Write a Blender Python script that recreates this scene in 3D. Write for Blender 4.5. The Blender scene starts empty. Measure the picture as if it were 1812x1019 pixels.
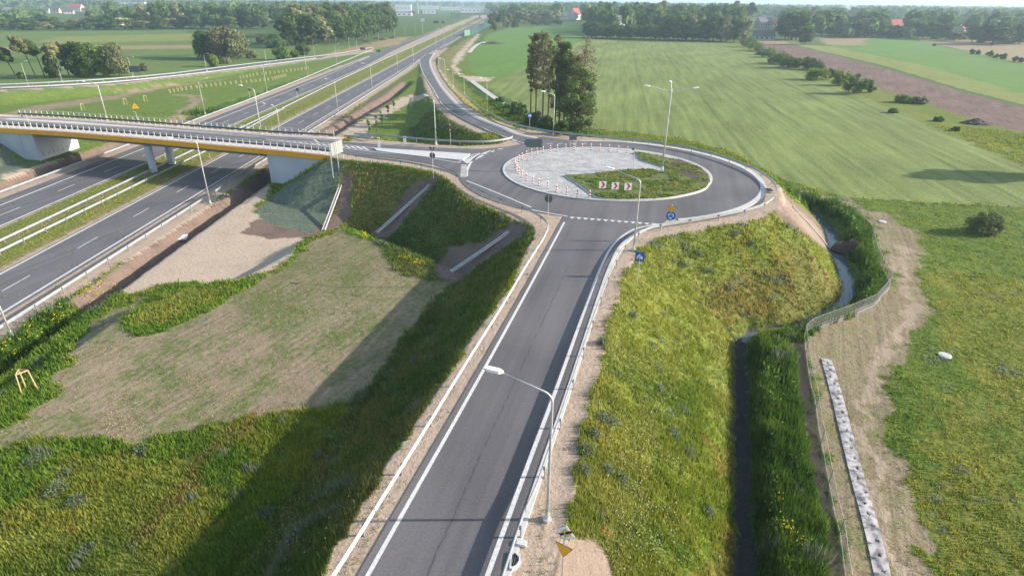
import bpy, bmesh, math, random
import numpy as np
from mathutils import Vector, Matrix
random.seed(7); RNG=np.random.default_rng(7)
SC=bpy.context.scene; COL=SC.collection
R=math.radians
# ---------------------------------------------------------------- camera
FPX=1050.0; CX=906.0; CY=509.5; CAMZ=28.0
TH=math.atan((CY-3)/FPX); ROLL=R(.5)
_F=np.array([0,math.cos(TH),-math.sin(TH)]);_R0=np.array([1.,0,0]);_U0=np.cross(_R0,_F)
CR=_R0*math.cos(ROLL)+_U0*math.sin(ROLL); CU=_U0*math.cos(ROLL)-_R0*math.sin(ROLL)
cam=bpy.data.cameras.new('camera'); co=bpy.data.objects.new('camera',cam); COL.objects.link(co)
cam.sensor_fit='HORIZONTAL'; cam.sensor_width=36; cam.lens=36*FPX/1812; cam.clip_start=.5; cam.clip_end=30000
mw=Matrix.Identity(4)
for i in range(3): mw[i][0]=CR[i]; mw[i][1]=CU[i]; mw[i][2]=-_F[i]
mw[2][3]=CAMZ; co.matrix_world=mw; SC.camera=co
def S(x,y,z=0.):
    """survey: the point of the level z seen at pixel x, y of the photograph"""
    d=_F+CR*(x-CX)/FPX-CU*(y-CY)/FPX
    t=(z-CAMZ)/d[2]
    return (float(d[0]*t),float(d[1]*t),z)
def P(p):
    v=np.array([p[0],p[1],p[2]-CAMZ]); k=v@_F
    return (CX+FPX*(v@CR)/k, CY-FPX*(v@CU)/k)
def top_of(b,py):
    """height above b at which a vertical line through b reaches image row py"""
    lo,hi=0.,60.
    for _ in range(40):
        m=(lo+hi)/2
        if P((b[0],b[1],b[2]+m))[1]>py: lo=m
        else: hi=m
    return lo
# ---------------------------------------------------------------- helpers
def sm(t): t=np.clip(t,0,1); return t*t*(3-2*t)
def hash2(ix,iy,s):
    n=(ix.astype(np.int64)*374761393+iy.astype(np.int64)*668265263+s*974634777)&0xffffffff
    n=((n^(n>>13))*1274126177)&0xffffffff
    return ((n^(n>>16))&0xffffff)/float(0xffffff)
def vnoise(x,y,s=0):
    ix=np.floor(x);iy=np.floor(y);fx=x-ix;fy=y-iy;fx=fx*fx*(3-2*fx);fy=fy*fy*(3-2*fy)
    a=hash2(ix,iy,s);b=hash2(ix+1,iy,s);c=hash2(ix,iy+1,s);d=hash2(ix+1,iy+1,s)
    return (a+(b-a)*fx)*(1-fy)+(c+(d-c)*fx)*fy
def fbm(x,y,s=0,o=4):
    r=0;a=.5
    for k in range(o): r=r+a*vnoise(x,y,s+k);x=x*2.03+7.1;y=y*2.03-3.3;a*=.5
    return r/(1-.5**o)
def seg_dist(x,y,pl,zs=None,ws=None):
    """distance to an open polyline; with zs / ws also z and half width at the nearest point"""
    best=np.full(x.shape,1e9);bz=np.zeros(x.shape);bw=np.zeros(x.shape)
    for i in range(len(pl)-1):
        ax,ay=pl[i][0],pl[i][1];bx,by=pl[i+1][0],pl[i+1][1]
        dx,dy=bx-ax,by-ay;L=dx*dx+dy*dy
        t=np.clip(((x-ax)*dx+(y-ay)*dy)/L,0,1)
        d=np.hypot(x-ax-t*dx,y-ay-t*dy)
        if ws is not None: d=d-(ws[i]+(ws[i+1]-ws[i])*t)
        m=d<best;best=np.where(m,d,best)
        if zs is not None: bz=np.where(m,zs[i]+(zs[i+1]-zs[i])*t,bz)
    return best,bz
def inside(x,y,poly):
    r=np.zeros(x.shape,bool);n=len(poly)
    for i in range(n):
        ax,ay=poly[i][0],poly[i][1];bx,by=poly[(i+1)%n][0],poly[(i+1)%n][1]
        if ay==by: continue
        c=((ay>y)!=(by>y))&(x<(bx-ax)*(y-ay)/(by-ay)+ax)
        r^=c
    return r
def poly_dist(x,y,poly):
    """signed: negative inside"""
    d,_=seg_dist(x,y,list(poly)+[poly[0]])
    return np.where(inside(x,y,poly),-d,d)
def spline(pts,n=8):
    """Catmull-Rom through 2-D or 3-D points"""
    p=[np.array(q,float) for q in pts]
    p=[2*p[0]-p[1]]+p+[2*p[-1]-p[-2]]
    out=[]
    for i in range(1,len(p)-2):
        for k in range(n):
            t=k/n
            out.append(.5*((2*p[i])+(-p[i-1]+p[i+1])*t+(2*p[i-1]-5*p[i]+4*p[i+1]-p[i+2])*t*t+(-p[i-1]+3*p[i]-3*p[i+1]+p[i+2])*t**3))
    out.append(p[-2]);return out
def resample(pl,n=None,step=None):
    pl=[np.array(q,float) for q in pl]
    s=[0]
    for a,b in zip(pl,pl[1:]): s.append(s[-1]+float(np.linalg.norm((b-a)[:2])))
    if n is None: n=max(2,int(round(s[-1]/step))+1)
    out=[];j=0
    for k in range(n):
        t=s[-1]*k/(n-1)
        while j<len(s)-2 and s[j+1]<t: j+=1
        f=(t-s[j])/max(1e-9,s[j+1]-s[j]); out.append(pl[j]+(pl[j+1]-pl[j])*min(1,f))
    return out
def offset(pl,o):
    """shift a polyline sideways (positive to the right of its direction)"""
    out=[]
    for i,p in enumerate(pl):
        a=pl[max(0,i-1)];b=pl[min(len(pl)-1,i+1)]
        d=np.array([b[0]-a[0],b[1]-a[1]]);d/=np.linalg.norm(d)+1e-9
        q=np.array(p,float).copy();q[0]+=d[1]*o;q[1]-=d[0]*o;out.append(q)
    return out
# ---------------------------------------------------------------- materials
def new_mat(name):
    m=bpy.data.materials.new(name);m.use_nodes=True;nt=m.node_tree
    b=nt.nodes['Principled BSDF'];return m,nt,b
def N(nt,t,**k):
    n=nt.nodes.new(t)
    for a,v in k.items():
        if a.startswith('i_'):
            key=a[2:];key=int(key) if key.isdigit() else key.replace('_',' ')
            n.inputs[key].default_value=v
        else: setattr(n,a,v)
    return n
def plain(name,col,rough=.6,metal=0,var=.12,scale=3.,bump=0,bscale=40,spec=.4):
    """a procedural surface: base colour broken by two noises, optional bump"""
    m,nt,b=new_mat(name)
    g=N(nt,'ShaderNodeNewGeometry')
    n1=N(nt,'ShaderNodeTexNoise',i_Scale=scale,i_Detail=6.);nt.links.new(g.outputs['Position'],n1.inputs['Vector'])
    mr=N(nt,'ShaderNodeMapRange');mr.inputs[1].default_value=.3;mr.inputs[2].default_value=.7;mr.inputs[3].default_value=1-var;mr.inputs[4].default_value=1+var
    nt.links.new(n1.outputs[0],mr.inputs[0])
    mx=N(nt,'ShaderNodeMix',data_type='RGBA',blend_type='MULTIPLY');mx.inputs[0].default_value=1
    mx.inputs[6].default_value=(*col,1);nt.links.new(mr.outputs[0],mx.inputs[7]);nt.links.new(mx.outputs[2],b.inputs['Base Color'])
    b.inputs['Roughness'].default_value=rough;b.inputs['Metallic'].default_value=metal;b.inputs['Specular IOR Level'].default_value=spec
    if bump:
        n2=N(nt,'ShaderNodeTexNoise',i_Scale=bscale,i_Detail=3.);nt.links.new(g.outputs['Position'],n2.inputs['Vector'])
        bp=N(nt,'ShaderNodeBump',i_Strength=bump,i_Distance=.02);nt.links.new(n2.outputs[0],bp.inputs['Height']);nt.links.new(bp.outputs[0],b.inputs['Normal'])
    return m
M={}
M['steel']=plain('galvanised_steel',(.37,.41,.45),.42,.3,.1,1.5)
M['pole']=plain('galvanised_pole',(.55,.57,.58),.45,.45,.08,2)
M['post']=plain('post_steel',(.30,.32,.33),.5,.5,.1,4)
M['white']=plain('road_paint',(.58,.58,.575),.7,0,.22,7)
M['lum']=plain('luminaire_shell',(.82,.83,.84),.4,0,.03)
M['conc']=plain('concrete',(.46,.45,.43),.85,0,.12,.8,.4,30)
M['concb']=plain('abutment_concrete_blue_shade',(.44,.49,.57),.8,0,.10,.35,.2,12)  # blue of skylit shade mixed into the concrete colour
M['gutter']=plain('gutter_concrete',(.52,.52,.52),.8,0,.1,2.5,.3)
M['curb']=plain('bridge_curb',(.58,.52,.49),.8,0,.08,1.2)
M['orange']=plain('orange_fascia',(.80,.38,.012),.5,0,.08,.5)
M['under']=plain('girder_grey',(.20,.20,.21),.75,0,.1,.6)
M['dark']=plain('dark_grating',(.02,.02,.022),.5,.3,.1)
M['signback_beamshade']=plain('sign_back_beam_shade',(.115,.14,.15),.5,.3,.06,2)  # sign backs, also the bridge beams with shade painted in
M['board']=plain('pale_board',(.24,.265,.265),.6,0,.06,2)
M['swhite']=plain('sign_white',(.82,.83,.84),.4,0,.02)
M['syellow']=plain('sign_yellow',(.85,.43,.01),.4,0,.03)
M['sred']=plain('sign_red',(.55,.012,.02),.4,0,.03)
M['sblue']=plain('sign_blue',(.01,.12,.62),.4,0,.03)
M['sgreen']=plain('sign_green',(.01,.22,.11),.4,0,.03)
M['sblack']=plain('sign_black',(.012,.012,.013),.5,0,.03)
M['wood']=plain('stake_wood',(.48,.36,.20),.7,0,.15,5)
M['stake']=plain('pale_stake',(.62,.50,.26),.8,0,.1,2)
M['bark']=plain('bark',(.075,.058,.045),.9,0,.3,2.,.5,12)
M['barkp']=plain('pine_bark',(.26,.11,.055),.9,0,.3,1.)
M['plaster']=plain('house_plaster',(.62,.61,.58),.8,0,.06,.5)
M['plasterg']=plain('grey_plaster',(.34,.35,.37),.8,0,.1,.5)
M['redroof']=plain('red_roof',(.33,.07,.045),.7,0,.15,1.)
M['darkroof']=plain('dark_roof',(.10,.095,.10),.7,0,.15,1.)
M['glassd']=plain('window_dark',(.03,.04,.05),.2,0,.1)
M['hall']=plain('hall_cladding',(.72,.73,.75),.6,0,.05,.2)
M['barrier']=plain('noise_barrier_green',(.10,.26,.18),.6,0,.12,.3)
M['barrier_shaded']=plain('noise_barrier_shaded',(.035,.09,.10),.6,0,.1,.3)  # darker copy of the green panel, shading put into the colour
M['soil']=plain('soil_heap',(.085,.06,.055),.95,0,.35,1.5,.8,6)
M['manhole']=plain('manhole_concrete',(.70,.68,.66),.8,0,.08,3)
M['pink']=plain('far_bridge_concrete',(.52,.38,.30),.8,0,.08,.1)
M['sand_wall']=plain('ochre_plaster',(.60,.52,.33),.8,0,.06,.5)
M['seam']=plain('tar_seam',(.075,.072,.076),.8,0,.2,4)
M['bedgrass']=plain('bed_turf',(.10,.13,.035),.95,0,.35,1.6,.8,5)
def paving():
    m,nt,b=new_mat('sett_paving')
    g=N(nt,'ShaderNodeNewGeometry')
    v=N(nt,'ShaderNodeTexVoronoi',i_Scale=5.5);nt.links.new(g.outputs['Position'],v.inputs['Vector'])
    n=N(nt,'ShaderNodeTexNoise',i_Scale=.7,i_Detail=6.);nt.links.new(g.outputs['Position'],n.inputs['Vector'])
    r=N(nt,'ShaderNodeValToRGB');r.color_ramp.elements[0].color=(.27,.27,.265,1);r.color_ramp.elements[1].color=(.54,.54,.54,1)
    nt.links.new(v.outputs['Color'],r.inputs[0])
    mr=N(nt,'ShaderNodeMapRange');mr.inputs[1].default_value=.3;mr.inputs[2].default_value=.7;mr.inputs[3].default_value=.72;mr.inputs[4].default_value=1.15;nt.links.new(n.outputs[0],mr.inputs[0])
    mx=N(nt,'ShaderNodeMix',data_type='RGBA',blend_type='MULTIPLY');mx.inputs[0].default_value=1
    nt.links.new(r.outputs[0],mx.inputs[6]);nt.links.new(mr.outputs[0],mx.inputs[7]);nt.links.new(mx.outputs[2],b.inputs['Base Color'])
    b.inputs['Roughness'].default_value=.8
    bp=N(nt,'ShaderNodeBump',i_Strength=.5,i_Distance=.02);nt.links.new(v.outputs['Distance'],bp.inputs['Height']);bp.invert=True;nt.links.new(bp.outputs[0],b.inputs['Normal'])
    return m
M['paving']=paving()
def asphalt():
    m,nt,b=new_mat('asphalt')
    g=N(nt,'ShaderNodeNewGeometry')
    def nz(s,d,sc=(1,1,1),rot=0):
        m0=N(nt,'ShaderNodeMapping');m0.inputs['Rotation'].default_value=(0,0,rot);nt.links.new(g.outputs['Position'],m0.inputs[0])
        mp=N(nt,'ShaderNodeMapping');mp.inputs['Scale'].default_value=sc;nt.links.new(m0.outputs[0],mp.inputs[0])
        n=N(nt,'ShaderNodeTexNoise',i_Scale=s,i_Detail=d);nt.links.new(mp.outputs[0],n.inputs['Vector']);return n
    a=nz(.12,6.);c=nz(9.,4.);w=nz(1.1,4.,(1,.03,1),R(14.6));u=nz(.35,5.)
    r=N(nt,'ShaderNodeValToRGB');r.color_ramp.elements[0].position=.36;r.color_ramp.elements[1].position=.64
    r.color_ramp.elements[0].color=(.090,.087,.094,1);r.color_ramp.elements[1].color=(.150,.144,.150,1)
    ad=N(nt,'ShaderNodeMath',operation='ADD');m2=N(nt,'ShaderNodeMath',operation='MULTIPLY');m2.inputs[1].default_value=.5
    nt.links.new(a.outputs[0],ad.inputs[0]);nt.links.new(w.outputs[0],ad.inputs[1]);nt.links.new(ad.outputs[0],m2.inputs[0]);nt.links.new(m2.outputs[0],r.inputs[0])
    mr=N(nt,'ShaderNodeMapRange');mr.inputs[1].default_value=.25;mr.inputs[2].default_value=.75;mr.inputs[3].default_value=.8;mr.inputs[4].default_value=1.2;nt.links.new(c.outputs[0],mr.inputs[0])
    mx=N(nt,'ShaderNodeMix',data_type='RGBA',blend_type='MULTIPLY');mx.inputs[0].default_value=1
    nt.links.new(r.outputs[0],mx.inputs[6]);nt.links.new(mr.outputs[0],mx.inputs[7]);nt.links.new(mx.outputs[2],b.inputs['Base Color'])
    mr2=N(nt,'ShaderNodeMapRange');mr2.inputs[1].default_value=.3;mr2.inputs[2].default_value=.7;mr2.inputs[3].default_value=.62;mr2.inputs[4].default_value=.85;nt.links.new(u.outputs[0],mr2.inputs[0]);nt.links.new(mr2.outputs[0],b.inputs['Roughness'])
    bp=N(nt,'ShaderNodeBump',i_Strength=.35,i_Distance=.01);nt.links.new(c.outputs[0],bp.inputs['Height']);nt.links.new(bp.outputs[0],b.inputs['Normal'])
    return m
M['asphalt']=asphalt()
# ---------------------------------------------------------------- mesh builder
class MB:
    def __init__(s): s.v=[];s.f=[];s.mi=[];s.mats=[]
    def mat(s,m):
        m=M[m] if isinstance(m,str) else m
        if m not in s.mats: s.mats.append(m)
        return s.mats.index(m)
    def add(s,vs,fs,m):
        o=len(s.v);k=s.mat(m);s.v+= [tuple(map(float,q)) for q in vs];s.f+=[[i+o for i in f] for f in fs];s.mi+=[k]*len(fs);return s
    def box(s,c,d,m,rz=0,ry=0,rx=0):
        mt=Matrix.Translation(c)@Matrix.Rotation(rz,4,'Z')@Matrix.Rotation(ry,4,'Y')@Matrix.Rotation(rx,4,'X')
        vs=[mt@Vector((x*d[0]/2,y*d[1]/2,z*d[2]/2)) for x in(-1,1) for y in(-1,1) for z in(-1,1)]
        return s.add(vs,[(0,1,3,2),(4,6,7,5),(0,4,5,1),(2,3,7,6),(0,2,6,4),(1,5,7,3)],m)
    def tube(s,pts,rs,m,n=8,cap=True):
        pts=[Vector(p) for p in pts]
        if not hasattr(rs,'__len__'): rs=[rs]*len(pts)
        vs=[];fs=[]
        u=None
        for i,p in enumerate(pts):
            d=(pts[min(i+1,len(pts)-1)]-pts[max(i-1,0)]).normalized()
            if u is None: u=d.orthogonal().normalized()
            u=(u-d*u.dot(d)).normalized();w=d.cross(u)
            for k in range(n):
                a=2*math.pi*k/n;vs.append(p+(u*math.cos(a)+w*math.sin(a))*rs[i])
        for i in range(len(pts)-1):
            for k in range(n): fs.append((i*n+k,i*n+(k+1)%n,(i+1)*n+(k+1)%n,(i+1)*n+k))
        if cap: fs.append(tuple(range(n))[::-1]);fs.append(tuple((len(pts)-1)*n+k for k in range(n)))
        return s.add(vs,fs,m)
    def prism(s,poly,z0,z1,m,side=None):
        n=len(poly);a=sum(poly[i][0]*poly[(i+1)%n][1]-poly[(i+1)%n][0]*poly[i][1] for i in range(n))
        if a<0: poly=poly[::-1]
        g=lambda z,i:(z[i] if hasattr(z,'__len__') else z)
        vs=[(p[0],p[1],g(z0,i)) for i,p in enumerate(poly)]+[(p[0],p[1],g(z1,i)) for i,p in enumerate(poly)]
        s.add(vs,[tuple(range(n))[::-1],tuple(range(n,2*n))],m)
        s.add(vs,[(i,(i+1)%n,n+(i+1)%n,n+i) for i in range(n)],side or m);return s
    def sheet(s,L,Rr,m,dz=0,th=0):
        n=len(L);vs=[(p[0],p[1],p[2]+dz) for p in L]+[(p[0],p[1],p[2]+dz) for p in Rr]
        s.add(vs,[(i,n+i,n+i+1,i+1) for i in range(n-1)],m)
        if th:
            for e,fl in ((L,0),(Rr,1)):
                w=[(p[0],p[1],p[2]+dz) for p in e]+[(p[0],p[1],p[2]+dz-th) for p in e]
                s.add(w,[(i,i+1,n+i+1,n+i) if not fl else (i,n+i,n+i+1,i+1) for i in range(n-1)],m)
        return s
    def sweep(s,path,prof,m,closed=True):
        """profile points (side, up) carried along a path; side is to the right of travel"""
        n=len(prof);vs=[];fs=[]
        for i,p in enumerate(path):
            a=path[max(0,i-1)];b=path[min(len(path)-1,i+1)]
            d=np.array([b[0]-a[0],b[1]-a[1]]);d/=np.linalg.norm(d)+1e-9
            for (u,w) in prof: vs.append((p[0]+d[1]*u,p[1]-d[0]*u,p[2]+w))
        for i in range(len(path)-1):
            for k in range(n if closed else n-1): fs.append((i*n+k,i*n+(k+1)%n,(i+1)*n+(k+1)%n,(i+1)*n+k))
        if closed: fs.append(tuple(range(n)));fs.append(tuple((len(path)-1)*n+k for k in range(n))[::-1])
        return s.add(vs,fs,m)
    def build(s,name,parent=None,loc=None,smooth=False):
        me=bpy.data.meshes.new(name);me.from_pydata(s.v,[],s.f)
        for m in s.mats: me.materials.append(m)
        me.polygons.foreach_set('material_index',s.mi)
        if smooth: me.polygons.foreach_set('use_smooth',[True]*len(me.polygons))
        me.update();o=bpy.data.objects.new(name,me);COL.objects.link(o)
        if parent: o.parent=parent
        if loc is not None: o.location=loc
        return o
def tag(o,label=None,cat=None,group=None,kind=None):
    if label:o['label']=label
    if cat:o['category']=cat
    if group:o['group']=group
    if kind:o['kind']=kind
    return o
def empty(name,loc,label,cat,group=None,rz=0):
    o=bpy.data.objects.new(name,None);COL.objects.link(o);o.location=loc;o.rotation_euler=(0,0,rz);o.empty_display_size=.3
    return tag(o,label,cat,group)
def struct(o): o['kind']='structure';return o
def copy_tree(o,parent=None):
    c=o.copy();COL.objects.link(c)
    if parent is not None: c.parent=parent
    for ch in list(o.children): copy_tree(ch,c)
    return c
ORD='first second third fourth fifth sixth seventh eighth ninth tenth eleventh twelfth thirteenth fourteenth fifteenth sixteenth seventeenth eighteenth nineteenth twentieth'.split()
def nth(i):
    if i<20: return ORD[i]
    t={2:'twenty',3:'thirty',4:'forty',5:'fifty',6:'sixty',7:'seventy',8:'eighty',9:'ninety'}[(i+1)//10]
    return t.replace('ty','tieth') if (i+1)%10==0 else t+'-'+ORD[(i+1)%10-1]
def numpy_mesh(name,verts,faces_flat,nside,mat,attrs=None):
    """fast mesh of triangles or quads"""
    me=bpy.data.meshes.new(name);nv=len(verts);nf=len(faces_flat)//nside
    me.vertices.add(nv);me.vertices.foreach_set('co',np.asarray(verts,np.float32).ravel())
    me.loops.add(nf*nside);me.loops.foreach_set('vertex_index',np.asarray(faces_flat,np.int32).ravel())
    me.polygons.add(nf);me.polygons.foreach_set('loop_start',np.arange(0,nf*nside,nside,dtype=np.int32))
    me.update(calc_edges=True);me.materials.append(mat)
    for k,a in (attrs or {}).items():
        at=me.attributes.new(k,'FLOAT_COLOR','POINT');c=np.ones((nv,4),np.float32);c[:,:a.shape[1]]=a;at.data.foreach_set('color',c.ravel())
    return me
# ---------------------------------------------------------------- the lie of the land
ZR=6.0
PLAT=[(-14.5,-5),(-8.3,17.3),(-7.6,20.5),(-4.4,31.4),(-2.8,37.6),(-.4,45.2),(1.6,55.7),(2.2,60.6),(.6,63),(-2,66.3),(-5.9,72),(-8.5,78),(-10.1,81.8),(-11.9,84.2),(-16.8,87.),(-21.4,88.9),(-28.6,91.6),
 (-28.6,106.2),S(610,242,6)[:2],S(677,247.5,6)[:2],S(760,255,6)[:2],S(820,258,6)[:2],S(880,254,6)[:2],S(898,248,6)[:2],(-4.5,113),(1,117),(5.5,113.6),(9.6,110.6),(16,108.4),(23.6,104.8),(30,100),(34.4,93),(36.4,84.5),(36,77),(33.6,70),(30.7,66.8),(26.6,62.9),(21,60.8),(16.2,58.4),(12.5,54.8),(10,48.1),(7.9,40.7),(5.8,32.8),(3.9,25.6),(3,21.5),(2,17.5),(-4,-5)]
RAMP=[(1,106.5,6),(-4,116.5,5.95),(-10.3,135,4.75),(-16.6,162,3.2),(-25.6,209,1.8),(-37.,278,.7),(-45,325,.25),(-46,420,0)]
RAMPW=[4.6,4.6,4.4,4.4,4.4,4.4,4,3]
LPLAT=[(-101.5,110.6),(-101.5,124.),(-104.8,125.5),(-145,134.5),(-190,142),(-190,129),(-145,122.)]
LRAMP=[S(-260,163,4.2),S(0,157,3.6),S(200,147,2.6),S(400,124,1.4),S(560,104,.4),S(650,92,0.)]
DITCH_R=[(-43.3,-20),(-43.3,60),(-43.,100),(-42.5,140),(-41,175),(-39.5,200),(-40,235)]
DITCH_L=[(-84.4,40),(-84.4,130),(-85,160)]
STREAM=[(6,-6),(13.2,22.9),(15.6,30.3),(18.8,39.9),(21.4,47.9),(23.3,50.0),(27.4,50.8),(33.9,54.9),(37.4,58.9),(39.9,65.1),(42.4,72.4),(44.9,78.6),(46.0,86.2),(44.5,96.5),(38,106),(28,112)]
PLATEAU=[(-24.6,65.5),(-22,71),(-13,64),(-6,58),(2,50),(-5,-5),(-50,-5),(-40,20),(-38,30),(-36.2,38),(-35.6,46),(-33,52.5),(-28,56),(-26.4,60)]
RSL=1.65
def H(x,y,ditches=True):
    x=np.asarray(x,float);y=np.asarray(y,float)
    z=.4+.25*(fbm(x/40,y/40,3)-.5)*sm((y-20)/40)
    # highway corridor, dead level
    hw=np.maximum(np.maximum(x+45.9,-82.-x),0);z=z*sm(hw/6)-.07*(1-sm(hw/1.5))
    d=poly_dist(x,y,PLATEAU);pl=np.maximum(1.9+.7*sm((40-y)/20)-np.maximum(d,0)/2.2,0);z=np.maximum(z,pl+.12*(fbm(x/6,y/6,9)-.5)*(pl>0))
    # far side of the highway, the lawn rises towards the left ramp
    d,zz=seg_dist(x,y,LRAMP,[q[2] for q in LRAMP],[5.5]*6);z=np.maximum(z,np.minimum(zz-.05,zz-.05-np.maximum(d,0)/2.5))
    if ditches:
        nz=.25*(vnoise(x/.9,y/.9,5)-.5)
        for dl,hb,wd,dep,c in ((DITCH_R,.45,2.3,1.7,1),(DITCH_L,.4,2.,1.3,1)):
            d,_=seg_dist(x,y,dl);z=z-dep*(1-sm((d-hb+nz)/(wd-hb)))
    d=poly_dist(x,y,PLAT)
    rough=(fbm(x/3,y/3,21)-.5)*.5+(vnoise(x/.8,y/.8,22)-.5)*.12
    e=np.maximum(d,0);em=ZR-.05-e/RSL+rough*sm(e/2.)*.8
    z=np.where((d<0),ZR-.05,np.maximum(z,em))
    d,zz=seg_dist(x,y,RAMP,[q[2] for q in RAMP],RAMPW)
    e=np.maximum(d,0);z2=zz-.05-e/RSL+rough*sm(e/2.)*.6
    z=np.where(d<0,np.maximum(zz-.05,np.where(z>ZR-.06,z,-9)),np.maximum(z,z2))
    d=poly_dist(x,y,LPLAT);e=np.maximum(d,0);z=np.where(d<0,ZR-.05,np.maximum(z,ZR-.05-e/1.7+rough*sm(e/2)*.3))
    if ditches:
        d,_=seg_dist(x,y,STREAM);hb_=.2+.4*sm((y-50)/5)*(1-.5*sm((y-80)/8));z=np.minimum(z,-1.05+np.maximum(d-hb_+nz*1.4,0)*.95)
    # retained by the abutments: nothing spills past their faces
    cut=(x>-88.6)&(x<-40.2)&(y<133)&(y>85)
    lim=np.where(x<-64,np.maximum((-82.5-x)*.0,0)+.3,.3)
    z=np.where(cut,np.minimum(z,np.where((x+40.2)*0+hw>0,np.maximum(0,np.minimum(z,.25)),0)),z)
    return z
def G(px,py):
    """the point of the land seen at a pixel of the photograph"""
    d=_F+CR*(px-CX)/FPX-CU*(py-CY)/FPX
    zs=np.linspace(6.2,-2.,400);t=(zs-CAMZ)/d[2]
    h=H(d[0]*t,d[1]*t);k=np.argmax(h>=zs) if (h>=zs).any() else 399
    return (float(d[0]*t[k]),float(d[1]*t[k]),float(h[k]))
def GP(*pts): return [G(*p) for p in pts]
def ground(x,y): return float(H(np.array([x]),np.array([y]))[0])
# ---------------------------------------------------------------- what grows where (albedos)
# name: colour A, colour B, share of B, grass height, crop streaks, furrows
Z_={
 'meadow':((.10,.155,.022),(.155,.185,.03),.45,.32,0,0),
 'lush':((.075,.145,.018),(.125,.19,.028),.5,.34,0,0),
 'hay':((.115,.155,.022),(.19,.195,.038),.5,.17,0,.55),
 'haygreen':((.075,.135,.02),(.135,.18,.03),.5,.17,0,.35),
 'yellowg':((.12,.165,.026),(.175,.195,.04),.5,.27,0,0),
 'slope':((.125,.165,.03),(.19,.21,.055),.45,.3,0,0),
 'slopedry':((.12,.14,.03),(.20,.175,.06),.4,.3,0,0),
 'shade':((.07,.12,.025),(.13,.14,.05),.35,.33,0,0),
 'dense':((.035,.085,.012),(.075,.135,.02),.4,.85,0,0),
 'gravel':((.40,.315,.25),(.31,.245,.20),.35,0,0,0),
 'sand':((.46,.375,.29),(.36,.285,.22),.35,0,0,0),
 'soil':((.19,.14,.115),(.125,.09,.075),.4,0,0,0),
 'patch':((.28,.22,.155),(.12,.15,.05),.46,.10,0,.5),
 'dirttrack':((.27,.215,.15),(.16,.175,.065),.40,.09,0,.6),
 'rut':((.36,.29,.21),(.25,.205,.145),.40,0,0,.5),
 'bare':((.26,.205,.165),(.19,.15,.125),.4,0,0,.15),
 'patchg':((.25,.205,.14),(.115,.15,.045),.50,.11,0,.5),
 'net':((.10,.135,.10),(.16,.18,.13),.4,.0,0,0),
 'crop':((.150,.205,.060),(.185,.225,.075),.5,0,1.25,0),
 'bright':((.10,.20,.04),(.14,.23,.052),.4,0,.45,0),
 'ystrip':((.22,.25,.06),(.17,.20,.06),.5,0,.5,0),
 'plough':((.185,.125,.105),(.14,.095,.082),.5,0,0,1),
 'tan':((.30,.22,.13),(.24,.21,.11),.5,0,0,0),
 'medfield':((.095,.16,.04),(.135,.185,.055),.5,0,.7,0),
 'darkfield_shadow':((.06,.11,.025),(.09,.14,.035),.5,0,0,0),  # dark field green, also the colour of the painted shadow band
 'median':((.15,.165,.04),(.27,.22,.12),.4,.12,0,0),
 'medianb':((.13,.17,.035),(.20,.19,.05),.4,.15,0,0),
 'lawn':((.10,.165,.03),(.15,.19,.04),.45,.15,0,0),
 'water':((.075,.07,.065),(.05,.055,.05),.5,0,0,0),
}
ZK=list(Z_)
def zpoly(*p): return [q[:2] for q in GP(*p)]
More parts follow.
